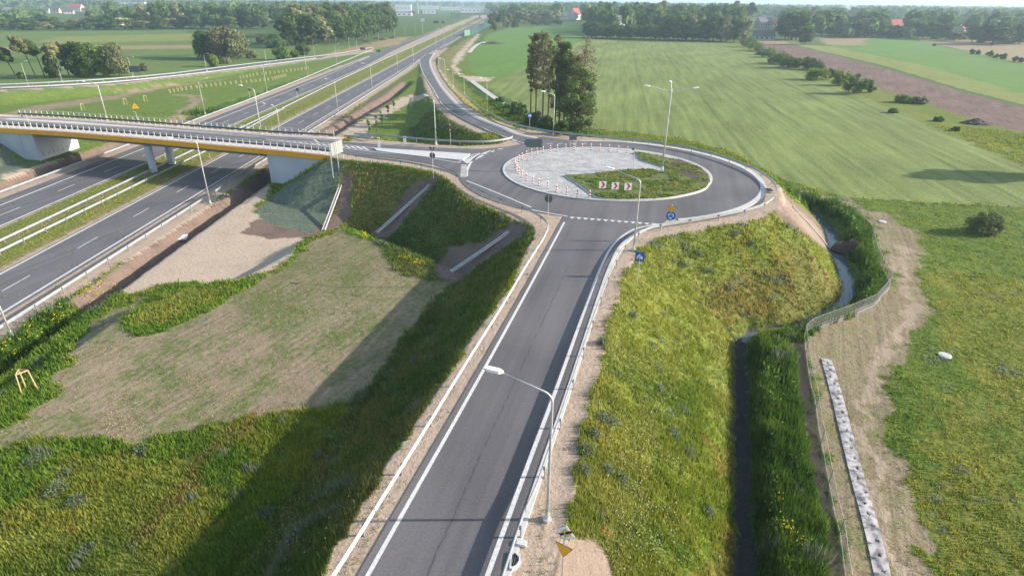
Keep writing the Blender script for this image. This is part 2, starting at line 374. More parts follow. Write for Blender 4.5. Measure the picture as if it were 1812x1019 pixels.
# zone list in painting order: (name, polygon, edge jitter in metres)
ZONES=[]
def Zn(n,j,*p): ZONES.append((n,zpoly(*p),j))
def build_zones():
    Zn('crop',.3,(1035,70),(1285,76),(1500,160),(1812,292),(1900,330),(1900,372),(1700,362),(1500,350),(1385,318),(1300,270),(1200,245),(1000,222),(950,212),(905,190),(850,152),(885,143),(945,112),(1000,85))
    Zn('bright',.3,(862,62),(900,50),(1025,46),(1030,70),(990,90),(942,113),(885,142),(852,140),(835,128),(828,105),(850,80))
    Zn('yellowg',.6,(1285,76),(1330,78),(1400,105),(1560,160),(1640,200),(1900,300),(1900,330),(1812,292),(1500,160))
    Zn('plough',.3,(1335,79),(1400,80),(1560,118),(1700,160),(1900,212),(1900,262),(1812,236),(1700,205),(1600,172),(1500,138),(1420,110))
    Zn('darkfield_shadow',.1,(1400,79),(1403,79),(1563,116),(1703,158),(1900,209),(1900,213),(1700,162),(1560,120))
    Zn('ystrip',.2,(1403,79),(1470,82),(1640,118),(1900,192),(1900,209),(1703,158),(1563,116))
    Zn('bright',.2,(1470,82),(1530,66),(1606,68),(1700,90),(1900,138),(1900,192),(1640,118))
    Zn('tan',1,(1440,64),(1536,64),(1528,81),(1460,80));Zn('tan',1,(1610,69),(1830,74),(1900,80),(1900,132),(1700,88))
    Zn('tan',2,(1310,72),(1400,72),(1398,79),(1318,78))
    Zn('haygreen',.9,(1386,322),(1500,352),(1700,364),(1900,374),(1900,1100),(1400,1100),(1400,500))
    Zn('hay',1.5,(1640,470),(1750,490),(1900,520),(1900,900),(1812,860),(1740,720),(1690,620),(1650,540))
    Zn('hay',1.5,(1570,800),(1640,880),(1760,900),(1850,1040),(1640,1040),(1600,900))
    Zn('hay',1.5,(1640,700),(1700,690),(1812,860),(1812,1019),(1700,960),(1640,840))
    # right-hand embankment
    Zn('slope',.3,(1000,1060),(1010,880),(1060,660),(1100,490),(1180,418),(1330,390),(1380,370),(1440,420),(1500,520),(1440,580),(1330,592),(1312,640),(1325,1060))
    Zn('slopedry',1.2,(1240,500),(1300,470),(1420,440),(1490,520),(1400,575),(1310,560),(1260,560))
    Zn('slopedry',1.8,(1180,800),(1250,720),(1300,850),(1290,1040),(1180,1040),(1150,900))
    Zn('yellowg',1.0,(1090,620),(1130,500),(1260,420),(1360,400),(1400,470),(1300,460),(1200,540),(1160,700),(1090,800))
    Zn('meadow',1.4,(1160,700),(1215,560),(1260,700),(1280,900),(1200,1060),(1110,1060),(1130,930))
    Zn('bare',.5,(975,1060),(985,960),(1000,935),(1040,935),(1075,965),(1090,1060))
    Zn('soil',.35,(1366,348),(1386,338),(1440,385),(1480,412),(1477,452),(1450,438),(1410,408),(1372,378))
    Zn('bare',.35,(1370,350),(1384,342),(1478,415),(1474,446),(1440,424),(1376,374))
    # ditch vegetation and track on the right
    Zn('dense',.4,(1312,1060),(1316,850),(1318,640),(1345,600),(1405,586),(1470,560),(1510,528),(1520,495),(1494,440),(1500,400),(1440,360),(1392,336),(1380,330),(1420,332),(1500,372),(1545,415),(1548,450),(1568,500),(1530,545),(1425,600),(1420,640),(1440,800),(1490,1060))
    Zn('soil',.25,(1420,600),(1434,592),(1560,525),(1580,495),(1560,440),(1548,440),(1566,488),(1548,535),(1480,566))
    Zn('soil',.25,(1400,610),(1424,606),(1432,700),(1456,850),(1492,1060),(1476,1060),(1440,860),(1412,700))
    Zn('dirttrack',.8,(1434,598),(1440,590),(1572,512),(1580,492),(1562,440),(1552,400),(1500,370),(1440,346),(1390,330),(1385,322),(1500,352),(1590,385),(1628,425),(1626,480),(1642,560),(1594,640),(1562,690),(1568,760),(1600,870),(1650,1060),(1490,1060),(1458,850),(1436,700))
    Zn('rut',.7,(1590,425),(1608,440),(1610,500),(1622,560),(1570,650),(1535,720),(1555,850),(1600,1060),(1585,1060),(1535,860),(1515,700),(1560,620),(1600,545),(1590,480))
    Zn('soil',.5,(1488,432),(1520,425),(1530,440),(1500,455))
    # plateau on the left
    Zn('haygreen',1.5,(1386,322),(1500,352),(1700,364),(1900,374),(1900,400),(1700,385),(1560,376))
    Zn('meadow',.6,(-60,620),(215,505),(290,500),(540,430),(600,403),(800,495),(800,560),(640,760),(560,1060),(-80,1060))
    Zn('lush',1.2,(0,780),(200,770),(420,790),(520,900),(380,1060),(100,1060),(0,960))
    Zn('yellowg',1.2,(0,900),(140,800),(400,850),(440,900),(200,1060),(0,1060))
    Zn('slopedry',.8,(245,945),(335,850),(455,715),(490,690),(472,722),(362,845),(275,945))
    Zn('yellowg',1.5,(420,1060),(520,900),(640,760),(690,740),(620,850),(520,1060))
    Zn('patch',1.0,(560,425),(605,406),(660,425),(725,462),(788,500),(805,512),(800,560),(700,690),(600,716),(480,735),(300,782),(130,768),(60,765),(-60,830),(-60,805),(20,752),(95,690),(135,600),(200,545),(235,540),(250,520),(440,500),(520,455))
    Zn('patchg',1.5,(560,425),(605,406),(660,425),(725,462),(788,500),(700,520),(640,600),(480,590),(420,540),(520,455))
    Zn('lush',.3,(215,583),(222,560),(262,530),(300,497),(360,496),(430,500),(490,482),(540,430),(556,425),(520,462),(445,505),(380,545),(300,585),(245,598))
    Zn('yellowg',.4,(225,575),(300,520),(400,510),(440,495),(380,530),(290,575))
    Zn('dense',.3,(-60,640),(0,575),(150,520),(180,515),(215,505),(200,520),(120,570),(40,650),(-60,720))
    Zn('lush',.4,(-60,700),(40,640),(130,568),(215,512),(228,516),(170,560),(130,610),(95,692),(20,752),(-60,810))
    Zn('lush',.3,(600,404),(650,410),(740,462),(800,495),(790,500),(725,466),(660,428),(610,410))
    # sand beside the highway and brown ditch side
    Zn('sand',.4,(150,522),(320,385),(475,318),(478,350),(452,362),(470,395),(540,425),(520,455),(480,478),(410,500),(340,497),(290,503),(235,518))
    Zn('soil',.3,(440,395),(455,388),(560,402),(590,400),(550,420),(470,422),(425,412))
    # embankment faces of the side road
    Zn('slopedry',.4,(610,290),(700,298),(770,312),(745,330),(650,412),(604,404),(628,330),(618,300))
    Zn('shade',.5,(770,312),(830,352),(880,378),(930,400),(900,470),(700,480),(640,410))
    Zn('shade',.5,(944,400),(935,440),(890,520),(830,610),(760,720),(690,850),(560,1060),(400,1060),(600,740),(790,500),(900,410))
    Zn('soil',.35,(555,415),(610,300),(628,310),(622,345),(590,408))
    Zn('soil',.4,(650,412),(735,320),(775,316),(760,335),(668,424))
    Zn('soil',.4,(780,492),(760,470),(800,432),(850,430),(905,392),(935,400),(925,420),(850,470),(800,505))
    Zn('net',.2,(455,372),(482,346),(585,282),(608,290),(553,414),(500,402),(462,390))
    Zn('net',.2,(-40,222),(0,250),(60,303),(40,313),(0,316),(-40,316))
    # triangle between highway and ramp
    Zn('lawn',.5,(700,170),(752,128),(745,118),(760,175),(770,187),(810,222),(870,246),(760,252),(640,237),(660,210),(690,185))
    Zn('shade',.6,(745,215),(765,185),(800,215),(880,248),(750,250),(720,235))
    Zn('sand',.4,(590,243),(650,207),(690,185),(725,168),(764,163),(768,172),(740,178),(700,196),(660,222),(640,243))
    Zn('soil',.3,(560,232),(620,200),(700,150),(735,128),(700,155),(694,180),(650,206),(590,243))
    # east of the ramp
    Zn('median',.4,(766,107),(830,66),(842,70),(800,100),(795,125),(812,155),(850,195),(905,224),(890,220),(835,195),(790,150))
    Zn('sand',.4,(800,105),(845,60),(850,62),(830,85),(808,118),(815,134),(870,138),(868,144),(815,146),(800,130))
    Zn('dense',.5,(795,118),(808,140),(850,172),(925,222),(1000,240),(1060,250),(1060,238),(1000,225),(930,200),(880,175),(845,150),(822,142))
    Zn('darkfield_shadow',.6,(834,146),(850,148),(950,205),(930,205),(880,180))
    # far side of the highway
    Zn('lawn',.6,(-200,190),(0,172),(200,160),(400,134),(600,106),(600,112),(500,150),(400,188),(300,232),(230,260),(135,275),(100,238),(-200,215))
    Zn('dense',.6,(300,212),(420,176),(540,135),(590,117),(540,136),(420,182),(330,216))
    Zn('dirttrack',.4,(290,210),(320,195),(342,178),(330,172),(300,168),(345,168),(360,176),(345,192),(305,214))
    Zn('dirttrack',.5,(-200,196),(60,188),(200,168),(300,150),(440,135),(300,156),(200,176),(70,198),(-200,215))
    Zn('sand',.4,(0,340),(0,310),(140,275),(260,255),(300,250),(180,285),(70,318))
    Zn('tan',1,(0,56),(130,56),(135,58),(60,62),(0,63));Zn('medfield',.6,(-200,60),(330,52),(345,105),(-200,150))
    Zn('tan',1,(0,84),(345,80),(345,86),(0,90));Zn('darkfield_shadow',1.5,(-200,108),(230,100),(345,96),(345,101),(-200,122));Zn('ystrip',1,(100,66),(345,60),(338,72),(110,77),(60,75))  # the dark band paints a shadow into the meadow colour
    Zn('tan',1,(560,100),(640,80),(700,66),(730,66),(700,80),(600,100))
def zone_arrays(x,y):
    n=x.size;idx=np.full(n,ZK.index('darkfield_shadow'));d0=np.hypot(x,y)
    idx[(x<-84)&(y<430)]=ZK.index('medfield')
    idx[(x>-50)&(y<430)]=ZK.index('meadow')
    j1=fbm(x/2.2,y/2.2,31)-.5;j2=fbm(x/2.2,y/2.2,47)-.5;k1=vnoise(x/.5,y/.5,51)-.5;k2=vnoise(x/.5,y/.5,57)-.5
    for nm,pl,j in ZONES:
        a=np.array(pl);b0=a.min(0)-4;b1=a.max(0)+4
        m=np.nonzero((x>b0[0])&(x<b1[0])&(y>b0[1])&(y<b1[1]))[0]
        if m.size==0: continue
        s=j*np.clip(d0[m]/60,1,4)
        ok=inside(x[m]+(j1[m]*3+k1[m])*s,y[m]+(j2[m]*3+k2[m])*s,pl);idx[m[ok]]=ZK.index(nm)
    # corridors: gravel shoulders
    g=ZK.index('gravel')
    idx[(poly_dist(x,y,PLAT)+(j1*.9+k1*.35)<-.1)]=g
    d,_=seg_dist(x,y,RAMP,[0]*8,RAMPW);idx[(d+j1*.8<-.1)&(y>112)]=g
    idx[poly_dist(x,y,LPLAT)<0]=g
    d,_=seg_dist(x,y,LRAMP,[0]*6,[5]*6);idx[d+j1*.8<0]=g
    hr=(x>-82)&(x<-45.9+.6*j1)&(y<1500);idx[hr]=g
    w=.4*(j1+k1);md=(x>-68.9+w)&(x<-58.6+w)&(y<1200)&(hr|(y>0));idx[md]=ZK.index('median');idx[md&(np.abs(x+61.6)<1.9)]=ZK.index('medianb');idx[md&(x<-66.5+2*j1)]=ZK.index('medianb')
    so=ZK.index('soil');dd,_=seg_dist(x,y,DITCH_R);idx[(dd<2.3)&(y>53+5*j1)&(y<240)&(x<-40.)]=so
    dd,_=seg_dist(x,y,DITCH_L);idx[(dd<1.8)&(y>60)]=so
    dd,_=seg_dist(x,y,STREAM);idx[(dd<.6+.8*k1)&(y<104)]=ZK.index('water')
    return idx
TA=np.array([Z_[k][0] for k in ZK]);TB=np.array([Z_[k][1] for k in ZK]);TS=np.array([Z_[k][2:] for k in ZK])
def ground_material():
    m,nt,b=new_mat('ground');L=nt.links.new
    g=N(nt,'ShaderNodeNewGeometry')
    A=N(nt,'ShaderNodeAttribute',attribute_name='colA');B=N(nt,'ShaderNodeAttribute',attribute_name='colB');X=N(nt,'ShaderNodeAttribute',attribute_name='mixes')
    sp=N(nt,'ShaderNodeSeparateColor');L(X.outputs['Color'],sp.inputs[0])
    def nz(s,d,sc=(1,1,1),rot=0,ro=.55):
        m0=N(nt,'ShaderNodeMapping');m0.inputs['Rotation'].default_value=(0,0,rot);L(g.outputs['Position'],m0.inputs[0]);mp=N(nt,'ShaderNodeMapping');mp.inputs['Scale'].default_value=sc;L(m0.outputs[0],mp.inputs[0])
        n=N(nt,'ShaderNodeTexNoise',i_Scale=s,i_Detail=d,i_Roughness=ro);L(mp.outputs[0],n.inputs['Vector']);return n.outputs[0]
    def mth(op,a,c,cl=False):
        n=N(nt,'ShaderNodeMath',operation=op,use_clamp=cl)
        for i,v in enumerate((a,c)):
            if isinstance(v,(int,float)): n.inputs[i].default_value=v
            else: L(v,n.inputs[i])
        return n.outputs[0]
    n1=nz(.28,8.,ro=.65);n2=nz(2.2,6.,ro=.6);n3=nz(9.,4.,ro=.6)
    # weight of B : contrasty sum of coarse and fine noise
    s=mth('ADD',mth('MULTIPLY',n1,1.0),mth('MULTIPLY',n2,1.2));s=mth('ADD',mth('SUBTRACT',s,1.1),mth('SUBTRACT',sp.outputs[0],.5))
    w=mth('ADD',mth('MULTIPLY',s,3.2),.5,True)
    mx=N(nt,'ShaderNodeMix',data_type='RGBA');L(w,mx.inputs[0]);L(A.outputs['Color'],mx.inputs[6]);L(B.outputs['Color'],mx.inputs[7])
    # crop rows and wind streaks, wheel tracks
    ROT=R(9.3)
    st=nz(1.,5.,(.55,.035,.5),ROT);st2=nz(.05,6.,(1,.35,1),R(35))
    wv=N(nt,'ShaderNodeTexWave',wave_type='BANDS',bands_direction='X',i_Scale=.0171,i_Distortion=.5,i_Detail=2.);
    mp=N(nt,'ShaderNodeMapping');mp.inputs['Rotation'].default_value=(0,0,ROT);L(g.outputs['Position'],mp.inputs[0]);L(mp.outputs[0],wv.inputs['Vector']);wv.inputs['Detail Scale'].default_value=.3
    tr=mth('MULTIPLY',mth('SUBTRACT',wv.outputs['Fac'],.985,True),16.,True)
    cr=mth('ADD',mth('MULTIPLY',mth('SUBTRACT',st,.5),.9),mth('MULTIPLY',mth('SUBTRACT',st2,.5),.75));cr=mth('SUBTRACT',cr,mth('MULTIPLY',tr,.55))
    cr=mth('MULTIPLY',cr,sp.outputs[1])
    # plough furrows and harrow marks
    fu=nz(1.,5.,(2.4,.12,1),R(25));fu2=nz(.16,4.,(1,.3,1),R(40));f=mth('MULTIPLY',mth('ADD',mth('MULTIPLY',mth('SUBTRACT',fu,.5),1.5),mth('MULTIPLY',mth('SUBTRACT',fu2,.5),1.)),sp.outputs[2])
    fine=mth('ADD',mth('MULTIPLY',mth('SUBTRACT',n3,.5),.9),mth('MULTIPLY',mth('SUBTRACT',n2,.5),.6))
    tot=mth('ADD',mth('ADD',cr,f),mth('ADD',fine,1.));tot=mth('MAXIMUM',tot,.35)
    mu=N(nt,'ShaderNodeMix',data_type='RGBA',blend_type='MULTIPLY');mu.inputs[0].default_value=1;L(mx.outputs[2],mu.inputs[6]);L(tot,mu.inputs[7])
    L(mu.outputs[2],b.inputs['Base Color']);b.inputs['Roughness'].default_value=.95;b.inputs['Specular IOR Level'].default_value=.15
    hgt=mth('ADD',mth('MULTIPLY',n2,.5),mth('MULTIPLY',n3,.18));hgt=mth('ADD',hgt,mth('MULTIPLY',cr,.7));hgt=mth('ADD',hgt,mth('MULTIPLY',f,.3))
    bp=N(nt,'ShaderNodeBump',i_Strength=.9,i_Distance=.22);L(hgt,bp.inputs['Height']);L(bp.outputs[0],b.inputs['Normal'])
    return m
def build_ground():
    build_zones()
    r=[2.];
    while r[-1]<14000: r.append(r[-1]*(1.0045 if 14<r[-1]<170 else 1.008 if r[-1]<700 else 1.05)+.0)
    r=np.array(r);a=np.concatenate([np.linspace(-95,-53,22)[:-1],np.linspace(-53,54,470),np.linspace(54,95,22)[1:]])*math.pi/180
    RR,AA=np.meshgrid(r,a,indexing='ij');x=(RR*np.sin(AA)).ravel();y=(RR*np.cos(AA)).ravel()-1
    z=H(x,y);idx=zone_arrays(x,y)
    nr,na=len(r),len(a)
    i=np.arange(nr-1)[:,None]*na+np.arange(na-1)[None,:];q=np.stack([i,i+na,i+na+1,i+1],-1).reshape(-1)
    q=np.stack([i,i+1,i+na+1,i+na],-1).reshape(-1,4)[:,::-1].reshape(-1)
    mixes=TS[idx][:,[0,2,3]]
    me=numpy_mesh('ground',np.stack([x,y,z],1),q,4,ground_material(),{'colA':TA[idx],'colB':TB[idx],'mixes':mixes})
    me.polygons.foreach_set('use_smooth',[True]*len(me.polygons))
    o=bpy.data.objects.new('ground',me);COL.objects.link(o);struct(o);return o
build_ground()
# ---------------------------------------------------------------- roads
def px6(*p,z=6.): return [S(a,b,z) for a,b in p]
def strip(name,L,Rr,m='asphalt',dz=0,th=.12,n=60,sp=True):
    L=resample(spline(L) if sp else L,n);Rr=resample(spline(Rr) if sp else Rr,n)
    return struct(MB().sheet(L,Rr,m,dz,th).build(name))
def line(mb,path,w,dz,m='white',sp=True,step=1.2):
    p=resample(spline(path) if sp else [np.array(q,float) for q in path],step=step)
    mb.sheet(offset(p,-w/2),offset(p,w/2),m,dz)
def ring(c,r0,r1,z,n=96): return [(c[0]+r1*math.cos(2*math.pi*i/n),c[1]+r1*math.sin(2*math.pi*i/n),z) for i in range(n+1)],[(c[0]+r0*math.cos(2*math.pi*i/n),c[1]+r0*math.sin(2*math.pi*i/n),z) for i in range(n+1)]
# near road
WR=[(-6.8,-5,6),(-1,17.2,6),(3,31.5,6),(6,42.5,6),(8.2,50.2,6),(10.3,56.1,6),(13.1,60.4,6),(16.2,62.2,6)]
NL=[(-12.4,-5,6),(-6.5,17.3,6),(-2.7,31.5,6),(1.35,47,6),(5.3,62.5,6),(6.5,67,6)]
NR=offset(spline(WR,4),.5)
struct(MB().sheet(resample(spline(NL),60),resample(NR+[np.array((18.5,66.,6))],60),'asphalt',.004,.1).build('road'))
# roundabout carriageway
RC=(13.2,84.2);IC=(13.4,85.1)
o,i_=ring(RC,13.,21.0,6.);struct(MB().sheet(o,i_,'asphalt',0,.1).build('roundabout_carriageway'))
o,i_=ring(RC,21.0,21.75,6.)
arc=[p for p in zip(o,i_) if (math.degrees(math.atan2(p[0][1]-RC[1],p[0][0]-RC[0])) > -77 and math.degrees(math.atan2(p[0][1]-RC[1],p[0][0]-RC[0]))<96)]
arc.sort(key=lambda p:math.atan2(p[0][1]-RC[1],p[0][0]-RC[0]))
gt=MB();gt.sheet([p[0] for p in arc],[p[1] for p in arc],'gutter',.03,.1)
gp=offset(spline(WR,6),.62);gp=[q for q in gp if q[1]<62.6]
gt.sheet(offset(gp,.32),gp,'gutter',.03,.1)
struct(gt.build('concrete_gutter'))
# side road and junction mouths
JN=px6((560,246),(620,251),(677,255),(727,258),(800,261.5),(860,263),(900,259.5),(924,255),(912,249.5),(937,243.5),(962,242),(1012,249),(1060,262),(1040,300),(1010,330),(1003,381),(970,376),(935,368),(900,354),(854,338),(835,324),(802,304),(770,292),(720,283),(640,274.5),(585,268))
j=MB();j.add([(p[0],p[1],6.006) for p in JN],[tuple(range(len(JN)))],'asphalt');struct(j.build('junction'))
# ramp down to the highway
RL=[S(912,250,6),S(878,242,5.6),S(851,233,5.2),S(811,213,4.1),S(781,187,3.05),S(764,157,1.95),S(747,130,.9),S(742,107,.25),S(752,97,.05)]
RR_=[S(950,245,6),S(918,240,5.85),S(897,233,5.6),S(844,210,4.5),S(811,187,3.3),S(781,153,1.9),S(764,123,.75),S(761,107,.3),S(768,96,.05)]
def drape(pl,up=.06): return [np.array((p[0],p[1],ground(p[0],p[1])+up)) for p in pl]
def drape_strip(mb,L,Rr,m,n=110,k=6,up=.06):
    L=resample(spline(L),n);Rr=resample(spline(Rr),n);c=[drape([a+(b-a)*j/k for a,b in zip(L,Rr)],up) for j in range(k+1)]
    for j in range(k): mb.sheet(c[j],c[j+1],m)
    return c
_sr=MB();_c=drape_strip(_sr,RL,RR_,'asphalt');_sr.sheet(drape(offset(_c[-1],.0),.09),drape(offset(_c[-1],.55),.09),'gutter');struct(_sr.build('slip_road'))
# highway carriageways, straight then bending away in the distance
def far(xs,o=0): return [(x+o,y,0) for x,y in xs]
AR=[(-49.6,-40),(-49.6,330),(-48.5,420),(-46.,560),(-43,760),(-40,1000),(-36,1500)]
AL=[(-57.9,-40),(-57.9,330),(-58.1,420),(-58,560),(-56.5,760),(-54,1000),(-50,1500)]
BR=[(-69.3,-40),(-69.3,250),(-71,330),(-74,400),(-77.,560),(-79,760),(-82,1000),(-86,1500)]
BL=[(-79.0,-40),(-79.0,250),(-80.5,330),(-84,400),(-90,560),(-97,760),(-105,1000),(-118,1500)]
strip('highway_carriageway',far(AL),far(AR),dz=.003,n=160,th=0);strip('highway_carriageway',far(BL),far(BR),dz=.003,n=160,th=0)
strip('merge_lane',[S(752,97,0),S(771,90,0),S(800,76,0),S(824,64,0)],[S(768,96,0),S(775,93,0),S(804,75,0),S(826,63,0)],dz=.004)
strip('far_slip_road',[S(-260,157,4.3),S(0,153,3.7),S(200,143,2.7),S(400,119.5,1.5),S(560,101,.5),S(650,88,.04),S(690,78,.01)],[S(-260,163,4.3),S(0,158,3.7),S(200,147,2.7),S(400,123,1.5),S(560,104,.5),S(640,94,.04),S(680,86,.01)],dz=.0)
strip('bridge_road',[(-145,130,6),(-104.5,121.6,6),(-65.1,112.2,6),(-45,106.8,6),S(548,244,6)],[(-145,122,6),(-99.,115.6,6),(-62.4,106.6,6),(-45,101.6,6),S(590,269,6)],dz=.002)
# ---- painted markings
mk=MB()
line(mk,NL[:5],.21,.010,step=2);mk.v=[(x+(.45 if True else 0),y,z) for x,y,z in mk.v]
line(mk,WR,.23,.010)
for k in range(13):                                            # give-way teeth
    t=k/12;a=np.array(S(1013,384,6));b=np.array(S(1157,395.5,6));p=a+(b-a)*t;u=(b-a)/np.linalg.norm(b-a);n=np.array([u[1],-u[0],0])
    mk.add([p-u*.33,p+u*.33,p+n*.62],[(0,2,1)],'white');mk.v[-3:]=[(q[0],q[1],6.012) for q in mk.v[-3:]]
def px_quad(mb,pts,z=6.012,m='white'): mb.add([S(a,b,z) for a,b in pts],[tuple(range(len(pts)))],m)
line(mk,px6((940,371),(970,377),(1004,383)),.2,.012);line(mk,px6((826,320),(860,333.5),(900,350),(940,367)),.2,.012)
line(mk,[(p[0],p[1],6) for p in px6((905,248),(928,253.5),(945,255.5))],.2,.012)
for a,b in (((885,254),(946,254)),((1000,253),(1062,253)),((1130,255),(1200,255)),((1250,256),(1310,257))):     # dashes by the slip road
    line(mk,px6((820+a[0]/6-0,160+567/6),(820+b[0]/6,160+564/6)),.25,.012,sp=False,step=.5)
for a,b in (((300,655),(327,640)),((217,678),(250,668)),((365,627),(415,620))): line(mk,px6((820+a[0]/6,160+a[1]/6),(820+b[0]/6,160+b[1]/6)),.35,.012,sp=False,step=.5)
line(mk,px6((868,267),(848,275),(834,287),(827,301),(826,312)),.35,.012)
for k in range(9): t=k/8;px_quad(mk,((816-t*1.5,292+t*19.5),(826,292+t*19.5),(826,293.3+t*19.5),(816-t*1.5,293.3+t*19.5)))
for k in range(9):                                              # hatching west of the island nose
    t=k/8.5;x=825+t*28;y=287-t*13;px_quad(mk,((x-6,y-3),(x-3,y-3.6),(x+5,y+1.2),(x+1.5,y+2.4)))
line(mk,px6((812,287),(838,273),(850,272)),.2,.013)
for k in range(15):                                             # hatching towards the bridge
    t=k/14;x=500+t*146;y=249.5+t*13.2;w=2.2+1.6*t;hh=1.2+3.6*t;px_quad(mk,((x-w*1.9,y-hh*.5),(x-w*.5,y-hh*.5),(x+w*2.2,y+hh*.62),(x+w*.8,y+hh*.62)))
line(mk,px6((470,246),(560,252.5),(600,255.5),(662,262)),.18,.013);line(mk,px6((470,247),(560,257),(600,262),(650,267.5)),.18,.013)
line(mk,px6((650,267.5),(740,277),(815,288.5)),.18,.013)
line(mk,px6((560,246.5),(620,251.7),(677,255.8),(727,258.8),(800,262.3),(858,263.8)),.15,.013)
line(mk,[(-145,129.4,6),(-104.5,121.0,6),(-65.1,111.6,6),(-45,106.2,6),S(560,246.5,6)],.16,.013)
line(mk,[(-145,122.6,6),(-99.,116.2,6),(-62.4,107.2,6),(-45,102.2,6),S(590,268,6)],.16,.013)
line(mk,drape(resample(offset(_c[0],.35),step=1.)),.22,.014,sp=False);line(mk,drape(resample(offset(_c[-1],-.3),step=1.)),.22,.014,sp=False)
line(mk,[(-50.25,-40,0),(-50.25,200,0),(-50.25,334,0)],.3,.01,step=5);line(mk,far(AL,.4),.3,.01,step=5)
line(mk,far(BR,-.35),.3,.01,step=5);line(mk,[(-76.6,-40,0),(-76.6,212,0),(-77.9,290,0),(-81.3,351,0)],.3,.01,step=5);line(mk,far([(x,y) for x,y in AR if y>400],-.4),.3,.01,step=5)
line(mk,far([(x,y) for x,y in BL if y>380],.6),.3,.01,step=5)
y0=S(8,515,0)[1]
for k in range(-4,60):
    y=y0+12*k
    xa=-53.95 if y<330 else float(np.interp(y,[330,560,1000],[-53.9,-52.2,-47.3]));xb=float(np.interp(y,[0,212,300,400,560,1000],[-73,-73.,-74.6,-79,-84,-94]))
    w=.075
    for X in (xa,xb): mk.add([(X-w,y,.011),(X+w,y,.011),(X+w,y+4,.011),(X-w,y+4,.011)],[(0,1,2,3)],'white')
for k in range(22):                                             # short dashes along the merge
    t=k/21;line(mk,[(-50.2+.6*t,336+k*6,0),(-50.2+.6*t,338.4+k*6,0)],.3,.012,sp=False,step=2)
for k in range(9):                                              # gore chevrons of the far slip road
    t=k/8;x=637+t*16;y=108-t*7;mk.add([S(x-2.2,y+.8,.02),S(x,y+1,.02),S(x+1.5,y-1.2,.02),S(x-.8,y-1.2,.02)],[(0,1,2,3)],'white')
line(mk,[(-110,262,1.42),S(500,114,.95),S(600,100.5,.2),S(660,89,.03)],.25,.02)
mk.add([S(462.5,181,.012),S(468,182.2,.012),S(471,185.2,.012),S(468,184.5,.012)],[(0,1,2,3)],'white')
struct(mk.build('road_marking'))
sm_=MB();cl_=resample(spline([(-8.5,-4,6),(-3.6,17,6),(.3,32,6),(4.6,48,6),(7.9,60,6)]),step=.35)
rs_=random.Random(5)
cl_=[p+np.array((rs_.uniform(-.05,.05),0,0)) for p in cl_]
for k in range(0,len(cl_)-1):
    w_=rs_.choice((.0,.012,.018,.028));
    if w_: sm_.sheet(offset(cl_[k:k+2],-w_),offset(cl_[k:k+2],w_),'seam',.009)
struct(sm_.build('asphalt_seam'))
# splitter island, central island
sp_=MB();sp_.prism([p[:2] for p in px6((661,263),(700,265.5),(760,269),(832,273.5),(826,280),(819,284.8),(760,279.5),(700,272.5),(667,267.8))],5.95,6.14,'gutter');struct(sp_.build('splitter_island'))
ci=MB();n=96
circ=[(IC[0]+14.9*math.cos(2*math.pi*k/n),IC[1]+14.9*math.sin(2*math.pi*k/n)) for k in range(n)]
ci.prism(circ,5.95,6.11,'paving','gutter')
o,i_=ring(IC,14.6,14.92,6.);ci.sheet(o,i_,'gutter',.125,.1)
struct(ci.build('central_island'))
bed=px6((997,313),(1060,309),(1120,302),(1160,304),(1172,309),(1185,298),(1200,294.5),(1228,301),(1250,312),(1255,325),(1247,337),(1215,347),(1170,354),(1105,356),(1062,354),(1045,346),(1020,328))
bed2=px6((1120,272),(1150,275.5),(1190,284),(1230,296),(1243,303),(1230,301),(1195,294),(1180,299),(1160,294),(1136,286.5),(1130,279))
bd=MB();BEDS=[]
for bb in (bed,bed2):
    bb=[p[:2] for p in resample(spline(bb+[bb[0]],6),60)][:-1];bd.prism(bb,6.0,6.24,'gutter')
    c=np.mean(bb,0);BEDS.append([tuple(c+(np.array(q)-c)*.985) for q in bb])
struct(bd.build('bed_kerb'))
gb=MB()
for bb in BEDS: gb.prism(bb,6.2,6.29,'bedgrass')
struct(gb.build('island_grass'))
struct(MB().prism([p[:2] for p in px6((1200,284.5),(1240,300),(1252,312),(1256,325),(1240,326),(1205,312),(1178,300),(1180,296))],6.0,6.30,'soil').build('bare_soil'))
# ---------------------------------------------------------------- guard rails
WP=[(-.04,.45),(-.08,.50),(-.08,.54),(-.03,.60),(-.08,.66),(-.08,.70),(-.04,.75),(-.01,.75),(-.01,.45)]
def guardrail(path,label,side=1,step=4.,sp=True,first=.0,zf=None,hz=0,group='guard rails along the roads'):
    """side 1: posts stand to the right of travel, the beam shows its face to the left"""
    p=resample(spline(path) if sp else [np.array(q,float) for q in path],step=1.)
    e=empty('guardrail',tuple(p[0]),label,'guard rail',group)
    prof=[(u*side,w+hz) for u,w in WP]
    b=MB().sweep([q-p[0] for q in p],prof if side>0 else prof[::-1],'steel');b.build('beam',e)
    proto=None
    pts=resample(p,step=step)
    for i,q in enumerate(pts[:100]):
        a=pts[max(0,i-1)];c=pts[min(len(pts)-1,i+1)];rz=math.atan2(c[1]-a[1],c[0]-a[0])
        if proto is None:
            proto=MB().box((0,-.07*side,.22+hz/2),(.10,.05,1.0+hz),'post').box((0,-.02*side,.60+hz),(.10,.12,.16),'post').build('post',e);o=proto
        else: o=proto.copy();COL.objects.link(o)
        o.location=Vector(q-p[0]);o.rotation_euler=(0,0,rz)
    return e
def rz_(pts,zf): return [(x,y,zf(x,y)) for x,y in pts]
RPZ=[(6,107),(6,113),(5.95,116),(4.75,135),(3.25,162),(1.9,210),(.75,278),(.3,325),(.0,360)]
def rampz(y): return float(np.interp(y,[q[1] for q in RPZ],[q[0] for q in RPZ]))
